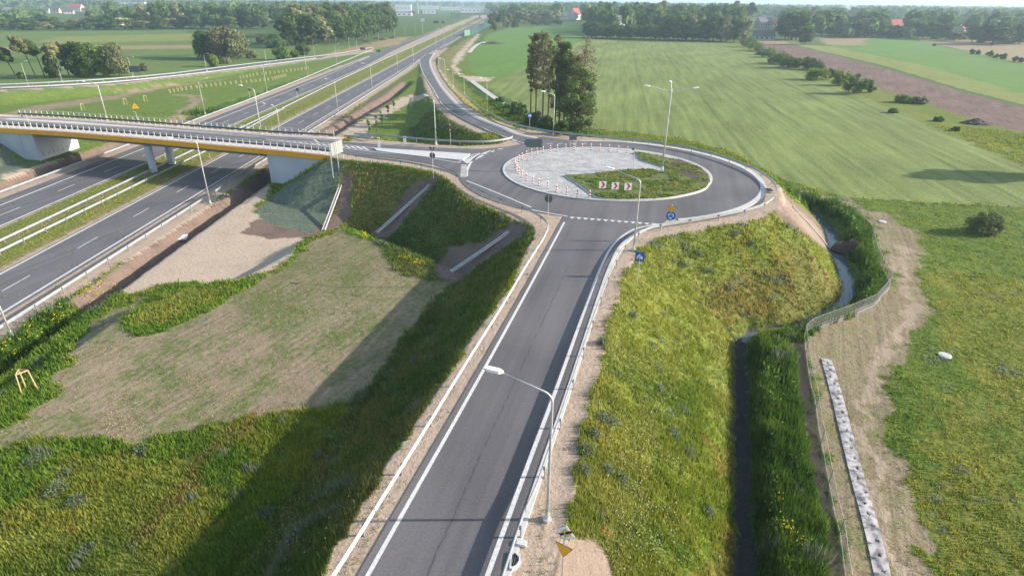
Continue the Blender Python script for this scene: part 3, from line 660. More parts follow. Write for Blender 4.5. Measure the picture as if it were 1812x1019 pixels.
def rp(px,py):
    z=3.
    for _ in range(30):
        q=S(px,py,z);z=z*.5+.5*rampz(q[1])
    q=S(px,py,z);return (q[0],q[1],z)
gr1=[(-5,-4,6),(-1.7,11,6),(.5,19.7,6),(1.4,22.3,6),(3.5,29.8,6),(5.6,37.3,6),(7.9,45.2,6),(9.1,48.9,6),(10.4,52.6,6),(12.1,56.2,6),(14.7,59.4,6),(17.9,61.2,6),(21.7,62.9,6),(25.2,64.6,6),(28.,66.3,6),(30.7,68.7,6),(32.9,72,6),(34.4,76,6),(35,80,6),(34.9,83.5,6),(34.2,87,6),(33,90.6,6),(31.2,94.3,6),(28.6,98,6),(22.6,103.3,6),(15.3,106.5,6),(9.0,109.2,6),(3.4,113.8,6)]
gr1+=[rp(*q) for q in ((897,221),(870,206),(844,190),(821,170),(804,153),(791,137),(781,120),(777,103))]
guardrail(gr1,'guard rail along the right of the near road and round the roundabout')
gr2=[(-12.2,-4,6),(-8.9,11,6),(-7,18,6),(-5,25.4,6),(-3,33,6),(-.9,40.7,6),(1.1,48.5,6),(2.2,52.6,6),(3.3,56.8,6),(3.7,60.5,6),(2.3,64.2,6),(-.4,67.6,6),(-3.2,71.2,6),(-5.5,75.,6),(-7.4,78.8,6),(-10,82.4,6),(-15.3,86.4,6),(-19.2,88.2,6),(-24.,90.4,6)]
guardrail(gr2,'guard rail down the left side of the near road, curving into the bridge road',-1)
gr3=[S(x,y,6) for x,y in ((628,242.5),(677,246),(730,250.5),(780,254.5),(830,257),(865,256.5),(893,253),(906,249))]
gr3+=[rp(*q) for q in ((905,246),(897,240),(884,235),(868,228.5),(854,222),(836,213.5),(811,200),(790,190),(772,176),(764,162))]
guardrail(gr3,'guard rail rounding the grass triangle between bridge road and slip road',-1,sp=True)
guardrail([(-47.2,-30,-.02),(-47.2,250,-.02),(-48.3,325,0)],'guard rail on the near edge of the highway beside the brown ditch',1,3.9,False)
guardrail([(-80.2,60,-.02),(-80.2,180,-.02),(-81.5,240,-.02),(-84,300,-.02),(-88,400,-.02)],'guard rail on the far edge of the highway by the graffitied abutment',-1,4,False)
guardrail([(-64.1,50,-.04),(-64.9,170,-.04)],'left one of the two guard rails on the highway median',-1,4,False)
guardrail([(-61.5,46,-.04),(-61.7,120,-.04),(-64.4,172,-.04)],'right one of the two guard rails on the highway median',1,4,False)
guardrail([(-64.9,171,-.04),(-66.5,240,-.04),(-67.2,330,-.04),(-67.4,560,-.04),(-67,730,-.04)],'single guard rail running down the highway median far beyond the bridge',1,8,False)
def lrz(px,py):
    pts=LRAMP;z=2
    for _ in range(20):
        q=S(px,py,z);z=.5*z+.5*float(np.interp(q[0],[p[0] for p in pts],[p[2] for p in pts]))
    return S(px,py,z)
guardrail([lrz(*q) for q in ((-60,162),(0,160),(100,155.5),(200,149),(300,139),(400,127),(500,114),(560,106))],'guard rail on the near side of the far slip road beyond the lawn',1,4,hz=.1)
guardrail([lrz(*q) for q in ((-60,156),(0,154),(100,149.5),(200,143),(300,134),(400,121),(500,109),(600,97),(660,86))],'guard rail on the far side of the far slip road by the fields',-1,4,hz=.1)
# ---------------------------------------------------------------- bridge
SF=[(-150,123.3),(-122,117.6),(-95.6,111.6),(-83,108.9),(-70.7,105.5),(-58.8,101.9),(-47.5,98.3),(-37,95.1),(-28.3,91.9)]
NF=[(-150,134.5),(-122,129.2),(-104.8,125.3),(-92.3,122.9),(-78.2,119.2),(-65.1,115.2),(-52.7,111.4),(-41.3,108.1),(-29.5,105.9)]
SFs=resample(spline([(a,b,0) for a,b in SF]),60);NFs=resample(spline([(a,b,0) for a,b in NF]),60)
bridge=empty('road_bridge',(-64,108,0),'road bridge with orange edge girder on round columns crossing the highway','bridge')
bl=Vector((-64,108,0))
def rel(pts,z=0): return [np.array((p[0]+64,p[1]-108,z),float) for p in pts]
S1=offset([np.array((p[0],p[1],0.)) for p in SFs],-1.9);N1=offset([np.array((p[0],p[1],0.)) for p in NFs],1.7)
dk=MB()
for a,b,m in ((SFs,S1,'curb'),(NFs,N1,'curb')):
    A=rel(a);B=rel(b);sgn=1 if a is SFs else -1
    dk.sheet(A if sgn<0 else B,B if sgn<0 else A,'curb',6.12,0)
    w=B;dk.add([(p[0],p[1],6.12) for p in w]+[(p[0],p[1],5.9) for p in w],[(i,i+1,len(w)+i+1,len(w)+i) for i in range(len(w)-1)],'curb')
dk.sheet(rel(N1),rel(S1),'curb',5.93)
dk.build('deck',bridge)
for nm,a,s in (('edge_girder',SFs,1),('edge_girder',NFs,-1)):
    MB().sweep(rel(a),[(0,6.16),(.12*s,6.16),(.12*s,5.38),(0,5.38)] if s>0 else [(0,5.38),(.12*s,5.38),(.12*s,6.16),(0,6.16)],'orange').build(nm,bridge)
a=offset([np.array((p[0],p[1],0.)) for p in SFs],-1.3)[14:];b=offset([np.array((p[0],p[1],0.)) for p in NFs],1.3)[14:]
g=MB();A=rel(a);B=rel(b);n=len(A)
vs=[(p[0],p[1],z) for z in (5.85,4.6) for p in A]+[(p[0],p[1],z) for z in (5.85,4.6) for p in B]
g.add(vs,[(i,i+1,n+i+1,n+i) for i in range(n-1)]+[(2*n+i,3*n+i,3*n+i+1,2*n+i+1) for i in range(n-1)]+[(n+i,n+i+1,3*n+i+1,3*n+i) for i in range(n-1)]+[(0,n,3*n,2*n),(n-1,2*n-1,4*n-1,3*n-1)],'under')
A2=rel(SFs[10:]);A3=a;g.sheet(A,rel(SFs[14:]),'under',5.39);g.sheet(rel(NFs[14:]),B,'under',5.39)
g.build('girder',bridge)
for x,y in ((-64.4,104.7),(-64.2,110.6)):
    MB().tube([(x+64,y-108,-.3),(x+64,y-108,4.7)],.62,'concb',24).build('column',bridge,smooth=False)
def ysf(x): return float(np.interp(x,[p[0] for p in SF],[p[1] for p in SF]))
def ynf(x): return float(np.interp(x,[p[0] for p in NF],[p[1] for p in NF]))
def abut(x0,x1,frontx):
    m=MB();q=[(x0,ysf(x0)+.35),(x1,ysf(x1)+.35),(x1,ynf(x1)-.35),(x0,ynf(x0)-.35)]
    m.prism([(a+64,b-108) for a,b in q],-2.2,5.37,'concb')
    fx=frontx;k=1 if fx==x0 else -1
    m.box((fx+64+k*3.0,ysf(fx+k*3)-108+.32,2.),(.08,.02,6.4),'conc',rz=-.3)
    return m.build('abutment',bridge)
abut(-40.2,-29,-40.2);aL=abut(-113,-88.8,-88.8)
def graffiti():
    m=MB();rnd=random.Random(3);x=-88.78
    gm=plain('graffiti_paint',(.42,.20,.22),.7,0,.2,3)
    y=111.2
    for k in range(7):      # loose spray-painted letters, unreadable in the photograph
        pts=[(x+64,y-108+rnd.uniform(0,1.1),.8+rnd.uniform(0,1.3)) for _ in range(4)]
        for a,b in zip(pts,pts[1:]):
            d=Vector(b)-Vector(a);n=Vector((1,0,0)).cross(d).normalized()*.07
            m.add([Vector(a)+n,Vector(a)-n,Vector(b)-n,Vector(b)+n],[(0,1,2,3)],gm)
        y+=1.25
    return m.build('graffiti',bridge)
graffiti()
def barrier(line,x0,x1,side,label):
    pl=[q for q in line if x0<=q[0]<=x1];pl=resample(pl,step=1.)
    pl=offset(pl,side*-.45);o0=np.array((pl[0][0],pl[0][1],6.12))
    e=empty('bridge_barrier',tuple(o0),label,'bridge barrier','barriers on the bridge')
    q=[np.array((p[0],p[1],6.12))-o0 for p in pl]
    MB().sweep(q,[(-.04,1.26),(.04,1.26),(.04,1.33),(-.04,1.33)],'pole').build('handrail',e)
    s=-side
    pf=[(s*.42,.42),(s*.50,.47),(s*.50,.52),(s*.43,.58),(s*.50,.64),(s*.50,.70),(s*.42,.76),(s*.38,.76),(s*.38,.42)]
    MB().sweep(q,pf if s<0 else pf[::-1],'signback_beamshade').build('beam',e)  # dark grey puts the shaded face into the beam colour
    pr=None
    for i,p in enumerate(resample(pl,step=1.32)):
        if pr is None: pr=MB().box((0,0,.66),(.065,.09,1.34),'pole').box((0,s*.2,.6),(.06,.4,.07),'post').build('post',e);o=pr
        else: o=pr.copy();COL.objects.link(o)
        o.location=Vector((p[0],p[1],6.12))-Vector(o0);o.rotation_euler=(0,0,-.28)
    return e
barrier(SFs,-112,-28.2,1,'barrier of white posts on the near edge of the bridge above the orange girder')
barrier(NFs,-102,-29.6,-1,'barrier of white posts on the far edge of the bridge')
guardrail([(-24.,90.4,6),(-28.6,92.6,6.25)],'short white guard rail end joining the near bridge barrier below the pale board',-1,2,False)
guardrail([(-29.6,105.2,6.),(-24,103.6,6),S(628,242.5,6)],'short guard rail joining the far bridge barrier to the curve',-1,2,False)
# ---------------------------------------------------------------- street lamps
def lamp(base,h,adir=None,alen=2.0,rise=.7,label='',r=.10,group='street lamps along the roads',heads=None):
    e=empty('street_lamp',base,label,'street lamp',group)
    ad=None
    if adir is not None: ad=Vector((adir[0],adir[1],0)).normalized()
    pts=[(0,0,0),(0,0,h*.5),(0,0,h-.45)];rs=[r,r*.78,r*.62]
    if ad:
        for k in range(1,6):
            t=k/5*math.pi/2*.78;q=ad*(.55*(1-math.cos(t)))+Vector((0,0,h-.45+.55*math.sin(t)));pts.append(tuple(q));rs.append(r*.6-.002*k)
        q0=Vector(pts[-1]);q1=ad*alen+Vector((0,0,h+rise));pts.append(tuple(q1));rs.append(r*.38)
    else: pts.append((0,0,h));rs.append(r*.55)
    MB().tube(pts,rs,'pole',10).build('pole',e,smooth=True)
    MB().prism([(.22*math.cos(a*math.pi/4),.22*math.sin(a*math.pi/4)) for a in range(8)],-.1,.12,'pole').tube([(0,0,.1),(0,0,.55)],[r*1.5,r*1.05],'pole',10).build('base_plate',e)
    hd=[(ad*alen+Vector((0,0,h+rise)),ad)] if ad else (heads or [])
    for p,dn in hd:
        if not ad: MB().tube([(0,0,h-.5),tuple(p)],.05,'pole',6).build('arm',e)
        d=dn.normalized();s=d.cross(Vector((0,0,1)))
        m=MB();L_,W_,T_=.78,.16,.06
        vs=[];up=Vector((0,0,1))
        for t,wd,th in ((-.08,.05,.04),(.1,W_,T_),(.6,W_,T_),(L_,.08,.03)):
            c=p+d*t+up*(.04+.12*t)
            for a,b in ((-1,-1),(1,-1),(.8,1),(-.8,1)): vs.append(c+s*a*wd+up*b*th)
        fs=[(0,1,2,3),(12,15,14,13)]
        for i in range(3):
            for k in range(4): fs.append((i*4+k,(i+1)*4+k,(i+1)*4+(k+1)%4,i*4+(k+1)%4))
        m.add(vs,fs,'lum').build('luminaire',e)
    return e
lamp((1.75,20.5,6),7.2,(-.965,.2),2.2,.75,'tall street lamp in the foreground behind the near road\'s right guard rail',r=.085)
b=S(1121,443,6);lamp(b,top_of(b,318),(-.93,.3),2.6,.75,'street lamp where the near road meets the roundabout')
b=(21.5,84.6,6.3);h=top_of(b,165);t=Vector((0,0,h))
lamp(b,h+.6,None,label='tallest lamp mast with three heads in the middle of the roundabout',r=.13,heads=[(Vector((-3.1,-.3,h+.9)),Vector((-1,0,0))),(Vector((0,.7,h+1.3)),Vector((0,1,0))),(Vector((3.0,.3,h+.6)),Vector((1,.1,0)))])
b=S(979,239,6);lamp(b,top_of(b,168),(-.9,-.3),1.9,.6,'street lamp in front of the tall bare-stemmed trees behind the roundabout')
b=S(771.5,256,6);lamp(b,top_of(b,177),(-.8,.5),1.3,.5,'street lamp inside the grass triangle behind the curved guard rail')
for (bx,by,bz,ty,ad,al,lb) in ((372,360,0,250,(-1,-.1),3.3,'street lamp on the near highway edge in front of the bridge girder'),(20,593,0,478,(-1,-.1),3.,'street lamp at the left edge of the frame on the near highway shoulder'),
  (190,212,6.1,150,(-1,.1),2.6,'street lamp standing on the far side of the bridge near the yellow warning sign'),(463,237,6.1,158,(-.9,.2),2.2,'street lamp standing on the far side of the bridge over the median'),
  (497,240,0,192,(-.8,.5),1.0,'short lamp pole on the median just behind the bridge')):
    b=S(bx,by,bz);lamp(b,top_of(b,ty),ad,al,.5,lb)
HL=[(598,198,143),(659,163,115),(704,128,97),(731.5,108,82),(771.7,91,65),(786.5,80,57),(799.5,72,50),(811,66,46),(818,63,44)]
for i,(x,y,t) in enumerate(HL):
    b=S(x,y,0);lamp(b,top_of(b,t),(-1,.0),2.,.4,'lamp pole on the near highway side, %s beyond the bridge'%nth(i),r=.09)
FL=[(50,151,111),(110,145,122),(235,137,104),(366,126,97),(472,115,89),(557,103,82),(596,115,80),(619,93,65),(633,100,70),(671,83,57),(699,72,50),(717,67,48),(735,60,43)]
for i,(x,y,t) in enumerate(FL):
    b=lrz(x,y) if x<560 else S(x,y,.1);lamp(b,top_of(b,t),(1,-.2) ,1.6,.4,'lamp pole beside the far slip road, %s counting from the left'%nth(i),r=.09,group='lamp poles of the far slip road')
for i,(x,y,t,z) in enumerate(((363,202,142,.3),(472.5,162.5,115,0),(544,136,95,0))):
    b=S(x,y,z);lamp(b,top_of(b,t),(1,0),1.8,.4,'lamp pole on the green bank left of the highway, %s from the bridge'%nth(i),r=.09)
for i,(x,y,t) in enumerate(((777,127,97),(788,142,105),(802,155,125),(821.7,166,133),(862,198,141))):
    b=rp(x-3,y);b=G(x,y);lamp(b,top_of(b,t),(-1,-.4),1.4,.3,'lamp pole on the bank right of the slip road, %s counting from the highway'%nth(i),r=.08)
# ---------------------------------------------------------------- traffic signs
def frame(yaw):
    """local axes of a plate whose face looks along yaw (0 = towards -Y, the camera side)"""
    n=Vector((math.sin(yaw),-math.cos(yaw),0));s=Vector((math.cos(yaw),math.sin(yaw),0));return s,Vector((0,0,1)),n
def plate(e,name,c,yaw,shape,m,back='signback_beamshade',layers=(),th=.03,tilt=0):
    s,u,n=frame(yaw)
    if tilt:
        q=Matrix.Rotation(tilt,3,n);s=q@s;u=q@u
    def pts(sh,d):
        return [Vector(c)+s*a+u*b+n*d for a,b in sh]
    mb=MB();k=len(shape);f=pts(shape,th);r=pts(shape,0)
    mb.add(f+r,[tuple(range(k))],m);mb.add(f+r,[tuple(range(k,2*k))[::-1]]+[(i,k+i,k+(i+1)%k,(i+1)%k) for i in range(k)],back)
    dd=th
    for sh,mm in layers:
        dd+=.004;mb.add(pts(sh,dd),[tuple(range(len(sh)))],mm)
    return mb.build(name,e)
def tri(a,up=True): h=a*.866;return [(-a/2,-h/3),(a/2,-h/3),(0,2*h/3)] if up else [(-a/2,h/3),(0,-2*h/3),(a/2,h/3)]
def circ_(r,n=20,r0=None): return [(r*math.cos(2*math.pi*i/n),r*math.sin(2*math.pi*i/n)) for i in range(n)]
def rect(w,h): return [(-w/2,-h/2),(w/2,-h/2),(w/2,h/2),(-w/2,h/2)]
def sc(sh,k,dx=0,dy=0): return [(a*k+dx,b*k+dy) for a,b in sh]
def arcband(r0,r1,a0,a1,n=8):
    a=[a0+(a1-a0)*i/n for i in range(n+1)];return [(r1*math.cos(t),r1*math.sin(t)) for t in a]+[(r0*math.cos(t),r0*math.sin(t)) for t in a[::-1]]
CAR=[(-.30,-.22),(-.30,-.30),(-.20,-.30),(-.20,-.22),(.20,-.22),(.20,-.30),(.30,-.30),(.30,-.22),(.31,.0),(.22,.05),(.15,.22),(-.15,.22),(-.22,.05),(-.31,.0)]
def sign(base,h,label,cat='road sign',r=.035,group='road signs'):
    e=empty('road_sign',base,label,cat,group);MB().tube([(0,0,-.4),(0,0,h)],r,'pole',8).build('post',e);return e
# give way + end of priority, foreground
p=S(998,969,8.35);e=sign((p[0],p[1],5.3),4.1,'yellow give way triangle under a striped yellow diamond plate, on the foreground verge')
yw=R(-32)
plate(e,'triangle_plate',(0,-.0,3.0),yw,tri(.80,False),'sred',layers=[(sc(tri(.80,False),.90),'syellow')])
D=sc([(-.5,0),(0,-.5),(.5,0),(0,.5)],.80)
plate(e,'diamond_plate',(.04,0,3.9),yw,D,'swhite',layers=[(sc(D,.58),'syellow'),([(-.30,-.19),(-.22,-.27),(.30,.19),(.22,.27)],'sblack')])
# roundabout sign
b=G(1180,436);h=top_of(b,362);e=sign(b,h,'blue roundabout sign with white arrows under a yellow triangle, above the right-hand slope')
yw=R(-12);hc=top_of(b,382);ht=top_of(b,369.5)
A3=[]
for k in range(3):
    a0=R(90+120*k);A3.append((arcband(.19,.29,a0,a0+R(62)),'swhite'));t=a0+R(62);A3.append(([(.13*math.cos(t),.13*math.sin(t)),(.35*math.cos(t),.35*math.sin(t)),(.25*math.cos(t+R(38)),.25*math.sin(t+R(38)))],'swhite'))
plate(e,'round_plate',(.0,0,hc),yw,circ_(.46),'sblue',layers=A3);plate(e,'triangle_plate',(.0,0,ht),yw,tri(.9,False),'sred',layers=[(sc(tri(.9,False),.88),'syellow')])
# end of expressway
b=G(1127,502);h=top_of(b,447);e=sign(b,h,'blue square sign of a white car crossed by a red bar, on the right-hand slope')
RD=[(-.46,-.5),(-.36,-.5),(.46,.5),(.36,.5)]
plate(e,'square_plate',(0,0,top_of(b,454)),R(-22),rect(.82,.92),'sblue',layers=[(sc(CAR,.85),'swhite'),(sc(RD,.88),'sred')])
b=S(937,229,6);e=sign(b,top_of(b,202),'blue square sign with a white car, on the verge left of the tall trees')
plate(e,'square_plate',(0,0,top_of(b,205)),R(5),rect(.72,.9),'sblue',layers=[(sc(CAR,.85,0,.05),'swhite')])
# no entry pair
b=S(797.5,257,6);e=sign(b,top_of(b,216),'two narrow red and white no entry plates on one post behind the curved guard rail')
for yy in (221,230): plate(e,'round_plate',(0,0,top_of(b,yy)),R(-66),circ_(.4),'sred',layers=[(rect(.6,.16),'swhite'),])
# signs seen from behind
b=S(969.5,386,6);e=sign(b,top_of(b,346),'grey back of a round sign where the left guard rail bends');plate(e,'round_plate',(0,.05,top_of(b,352)),R(168),circ_(.45),'sblue',layers=[(rect(.1,.5),'swhite')])
b=G(767,316);h=top_of(b,259);e=sign(b,h,'grey backs of a triangle and a round sign beside the splitter island',r=.05)
plate(e,'round_plate',(0,.05,top_of(b,275.5)),R(165),circ_(.42),'sblue');plate(e,'triangle_plate',(0,.05,top_of(b,264)),R(165),tri(.9,False),'syellow')
b=(-90.,112.2,6.1);e=sign(b,2.0,'pale grey back of a triangular sign near the left end of the bridge');plate(e,'triangle_plate',(-.9,.05,2.2),R(150),tri(1.0,True),'syellow','board');MB().tube([(0,0,1.9),(-1.,.05,1.95)],.03,'pole',6).build('bracket',e)
b=S(245,219,6.1);e=sign(b,2.2,'yellow triangular warning sign on the far side of the bridge');MB().tube([(0,0,2.2),(-.5,0,2.3)],.04,'pole',6).build('bracket',e);plate(e,'triangle_plate',(.25,-.05,3.2),R(15),tri(1.25,True),'syellow','syellow',layers=[([(-.04,-.1),(.04,-.1),(.05,.3),(-.05,.3)],'sblack')])
def board(px0,px1,pyt,pyb,posts,z,label,m='signback_beamshade',shape=None,yaw=R(180),grp='large sign boards',r=.05,front='sgreen'):
    b=S(sum(p[0] for p in posts)/len(posts),posts[0][1],z);e=empty('sign_board',b,label,'sign board',grp)
    h1=top_of(b,pyt);h0=top_of(b,pyb);k=math.dist(P((b[0],b[1],b[2]+h1)),P((b[0]+1,b[1],b[2]+h1)));w=(px1-px0)/k
    xs=[(p[0]-P((b[0],b[1],b[2]))[0])/k for p in posts]
    for x in xs: MB().tube([(x,.08,-.3),(x,.08,h1-.05)],r,'pole',8).build('post',e)
    xm=((px0+px1)/2-P((b[0],b[1],b[2]+h1))[0])/k;hh=(h1-h0)/2
    sh=shape(w,h1-h0) if shape else rect(w,h1-h0)
    plate(e,'panel',(xm,0,h0+hh),yaw,sh,front,m,th=.06);return e
cham=lambda w,h:[(-w/2,-h/2),(w/2-.45,-h/2),(w/2,-h*.1),(w/2,h*.25),(w/2-.35,h/2),(-w/2,h/2)]
board(928,960,246.5,261,((934,285),(944.7,285),(956.7,285)),6.1,'large dark sign back on three posts at the left of the paved island',shape=cham,yaw=R(180))
board(1007.5,1021,239,248.5,((1008.5,263.5),(1018.5,263.5)),6.1,'smaller dark sign back on two posts at the paved island\'s far edge')
board(227,245,117,128,((237,137),),3,'dark back of a sign board on the far slip road beside the green trees')
board(666,673,88.5,93,((669,98),),0,'small green sign in the gore of the far slip road',m='sgreen')
board(744,751,33,39,((748,60),),0,'white board on a post left of the highway far away',m='swhite',r=.12)
board(767,776,37.5,42,((770,50),(774,50)),0,'dark back of a sign board left of the highway, behind the white board')
board(781,786,38,42,((783,50),),0,'small dark sign back right of the dark board far along the highway')
board(637,646,84.5,89,((639,93),(644,93)),0,'low dark board at the foot of the far tree clump')
board(523,528,156.5,161.5,((526,173),),0,'small dark sign pair on the highway median beyond the bridge')
board(439,443,157.5,161,((442,174),),.2,'small dark box on a thin post on the bank left of the highway')
board(1119,1122.5,262,266,((1120,302),),6.3,'thin tall post with a narrow grey plate beside the paved island bed')
for i,x in enumerate((920,926)): 
    b=S(x,303,6.1);tag(MB().tube([(0,0,0),(0,0,top_of(b,275))],.03,'pole',6).build('thin_post',loc=b),'thin grey post on the left of the paved island, %s one of the pair'%('left','right')[i],'post')
# pale board over the bridge end on three posts
b1=G(590,316);b2=G(600,302);b3=S(607.5,279,6);e=empty('sign_board',b1,'pale board on three tall posts at the near end of the bridge','sign board','large sign boards')
t1=top_of(b1,255);t2=top_of(b2,251);t3=top_of(b3,247)
o=Vector(b1)
for bb,tt in ((b1,t1),(b2,t2),(b3,t3)):
    q=Vector(bb)-o;MB().tube([tuple(q-Vector((0,0,.4))),tuple(q+Vector((0,0,tt)))],.06,'pole',8).build('post',e)
a=Vector((0,0,t1));c=Vector(b3)-o+Vector((0,0,t3));zt=(a.z+c.z)/2
for k0,k1 in ((.06,.5),(.53,.97)):
    A_=a.lerp(c,k0);C_=a.lerp(c,k1);n=(C_-A_).cross(Vector((0,0,1))).normalized()*.05
    m=MB();vs=[A_+n,C_+n,C_+n-Vector((0,0,1.9)),A_+n-Vector((0,0,1.9))];vs+=[v-2*n for v in vs]
    m.add(vs,[(0,1,2,3),(7,6,5,4),(0,4,5,1),(1,5,6,2),(2,6,7,3),(3,7,4,0)],'board').build('panel',e)
# chevron boards
for i,(cx,cy,bx,by) in enumerate(((1066,327,1065,346),(1088,329,1087,348),(1110.5,330,1109.5,349))):
    b=S(bx,by,6.28);e=empty('chevron_board',b,'white board with a red chevron on the roundabout bed, %s of three'%('left','middle','right')[i],'chevron board','chevron boards on the roundabout')
    MB().tube([(0,.04,-.1),(0,.04,top_of(b,cy-3))],.03,'sgreen',6).build('post',e)
    V=[(-.28,.42),(.02,.42),(.36,0),(.02,-.42),(-.28,-.42),(.06,0)]
    plate(e,'panel',(0,0,top_of(b,cy)),R(6),rect(.92,.88),'swhite','signback_beamshade',layers=[(sc(V,.88),'sred')])
# striped posts round the paved part
Z3=[(1738,665),(1642,655),(1546,645),(1449,638),(1353,634),(1260,634),(1170,634),(1084,637),(996,645),(923,653),(846,665),(780,680),(722,692),(670,712),(622,735),(588,757),(567,777),(555,800),(550,822),(555,845),(565,865),(588,890),(620,925),(670,960),(735,992),(802,1015),(893,1043)]
BP=[(820+x/6,160+y/6) for x,y in Z3]+[(980+x/6,220+y/6) for x,y in ((28,722),(135,747),(248,769),(380,788))]
proto=None
for i,(x,y) in enumerate(BP):
    b=S(x,y,6.11)
    lb='striped marker post on the rim of the paved island, %s anticlockwise from the far bed'%nth(i)
    if proto is None:
        proto=empty('striped_post',b,lb,'marker post','striped posts round the island')
        m=MB()
        for k in range(5):
            z0=.05+.2*k;m.tube([(0,0,z0),(0,0,z0+.2)],.075,'swhite' if k%2==0 else 'sred',10,cap=(k==4))
        m.build('striped_tube',proto);MB().tube([(0,0,0),(0,0,.06)],[.16,.13],'sblack',10).build('foot',proto)
    else:
        c=copy_tree(proto);c.location=b;c['label']=lb
# slim marker posts
def marker(b,h,label,w=.12,two=False):
    e=empty('guide_post',b,label,'guide post','slim white guide posts')
    MB().box((0,0,h/2),(w,.05,h),'swhite').build('body',e);MB().box((0,-.03,h*.82),(w*.8,.02,.14),'sblack').build('reflector',e)
marker(S(671,261.5,6.1),top_of(S(671,261.5,6.1),243),'tall narrow pale plate on the tip of the splitter island',w=.4)
marker(S(716.5,254,6),top_of(S(716.5,254,6),241.5),'stubby white and black post behind the bridge road guard rail',w=.5)
marker(S(371.7,281,0),.95,'white guide post on the median in front of the bridge')
marker(S(292.5,280,0),.95,'white guide post beside the bridge columns')
for i,(x,y) in enumerate(((568,157),(678,112),(707,104),(613,156))): marker(S(x,y,0),.9,'white guide post on the median beyond the bridge, %s from the bridge'%nth(i))
# ---------------------------------------------------------------- drainage
def on_land(p,n=40,up=.0,lin=False):
    q=resample([np.array((a,b,0.)) for a,b in p],n);r=[np.array((k[0],k[1],ground(k[0],k[1])+up)) for k in q]
    if lin:
        za,zb=r[0][2],r[-1][2]
        for i,k in enumerate(r): k[2]=max(min(k[2],za+(zb-za)*i/(n-1)+.15),za+(zb-za)*i/(n-1)-.1)
    return r
def channel(pix,label,w=.34):
    a=[G(*q)[:2] for q in pix];pl=on_land([a[0],a[-1]],50,.06,True);o=pl[0].copy();q=[p-o for p in pl]
    e=empty('drainage_channel',tuple(o),label,'drain channel','concrete drain channels on the slopes')
    for s in (-1,1): MB().sweep(q,[(s*w/2-.05,-.1),(s*w/2+.05,-.1),(s*w/2+.05,.09),(s*w/2-.05,.09)],'gutter').build('side_wall',e)
    MB().sweep(q,[(-w/2,-.06),(w/2,-.06),(w/2,-.02),(-w/2,-.02)],'soil').build('bed',e)
    m=MB()
    for k in range(2,len(q)-1,2): 
        d=q[k+1]-q[k-1];m.box(tuple(q[k]+np.array((0,0,.03))),(.12,w,.05),'conc',rz=math.atan2(d[1],d[0]))
    m.build('cross_rib',e)
channel(((602,329),(590,356),(572,408)),'steep straight drain channel beside the green netted cone')
channel(((760,328),(725,356),(690,385),(666,412)),'drain channel down the middle bare strip of the left embankment')
channel(((900,411),(860,440),(820,466),(797,481)),'drain channel down the bare strip nearest the near road')
channel(((1402,366),(1425,390),(1450,418),(1472,443)),'drain channel on the bare sandy slope at the right of the roundabout',w=.4)
e=empty('drain_inlet',S(915,985,6),'pale concrete drain inlet with dark grating behind the foreground guard rail','drain inlet')
fr=[S(x,y,6) for x,y in ((901,1008),(903,990),(905,978),(912,976),(921,985),(921,995),(914,1006),(906,1010))];o=Vector(S(915,985,6))
c=np.mean([f[:2] for f in fr],0)
m=MB();n=len(fr);ou=[(f[0]-o.x,f[1]-o.y) for f in fr];inn=[((f[0]-c[0])*.72+c[0]-o.x,(f[1]-c[1])*.72+c[1]-o.y) for f in fr]
vs=[(a,b,.14) for a,b in ou]+[(a,b,.14) for a,b in inn]+[(a,b,-.1) for a,b in ou]+[(a,b,.0) for a,b in inn]
m.add(vs,[(i,(i+1)%n,n+(i+1)%n,n+i) for i in range(n)]+[(i,2*n+i,2*n+(i+1)%n,(i+1)%n) for i in range(n)]+[(n+i,n+(i+1)%n,3*n+(i+1)%n,3*n+i) for i in range(n)],'gutter').build('frame',e)
m=MB().add([(a,b,.03) for a,b in inn],[tuple(range(n))],'dark')
for k in range(5): m.box((c[0]-o.x-.18+.09*k,c[1]-o.y,.07),(.02,.55,.02),'post',rz=-.2)
m.build('grating',e)
tag(MB().box((0,0,.06),(.45,.3,.16),'gutter',rz=-.25).build('concrete_block',loc=S(923,962,6)),'small pale concrete block behind the foreground guard rail by the drain inlet','concrete block')
e=empty('drain_inlet',S(1361,338,6),'dark open drain inlet at the right rim of the roundabout','drain inlet')
MB().prism([(.7*math.cos(a*.785)*.8,.7*math.sin(a*.785)*1.2) for a in range(8)],0,.14,'gutter').build('frame',e);MB().box((0,0,.15),(.8,1.2,.03),'dark').build('grating',e)
e=tag(MB().box((0,0,.05),(1.3,1.6,.14),'manhole',rz=.3,rx=.05).build('concrete_slab',loc=G(322,421)),'pale concrete slab lying in the brown highway ditch','concrete slab')
for (x,y,lb) in ((1672,630,'round white manhole cover in the grass at the right'),(1561,393,'white manhole cover beside the fence corner')):
    b=G(x,y);e=empty('manhole',b,lb,'manhole');MB().tube([(0,0,-.2),(0,0,.12)],.5,'manhole',20).build('shaft',e);MB().tube([(0,0,.12),(0,0,.16)],.36,'gutter',20).build('lid',e)
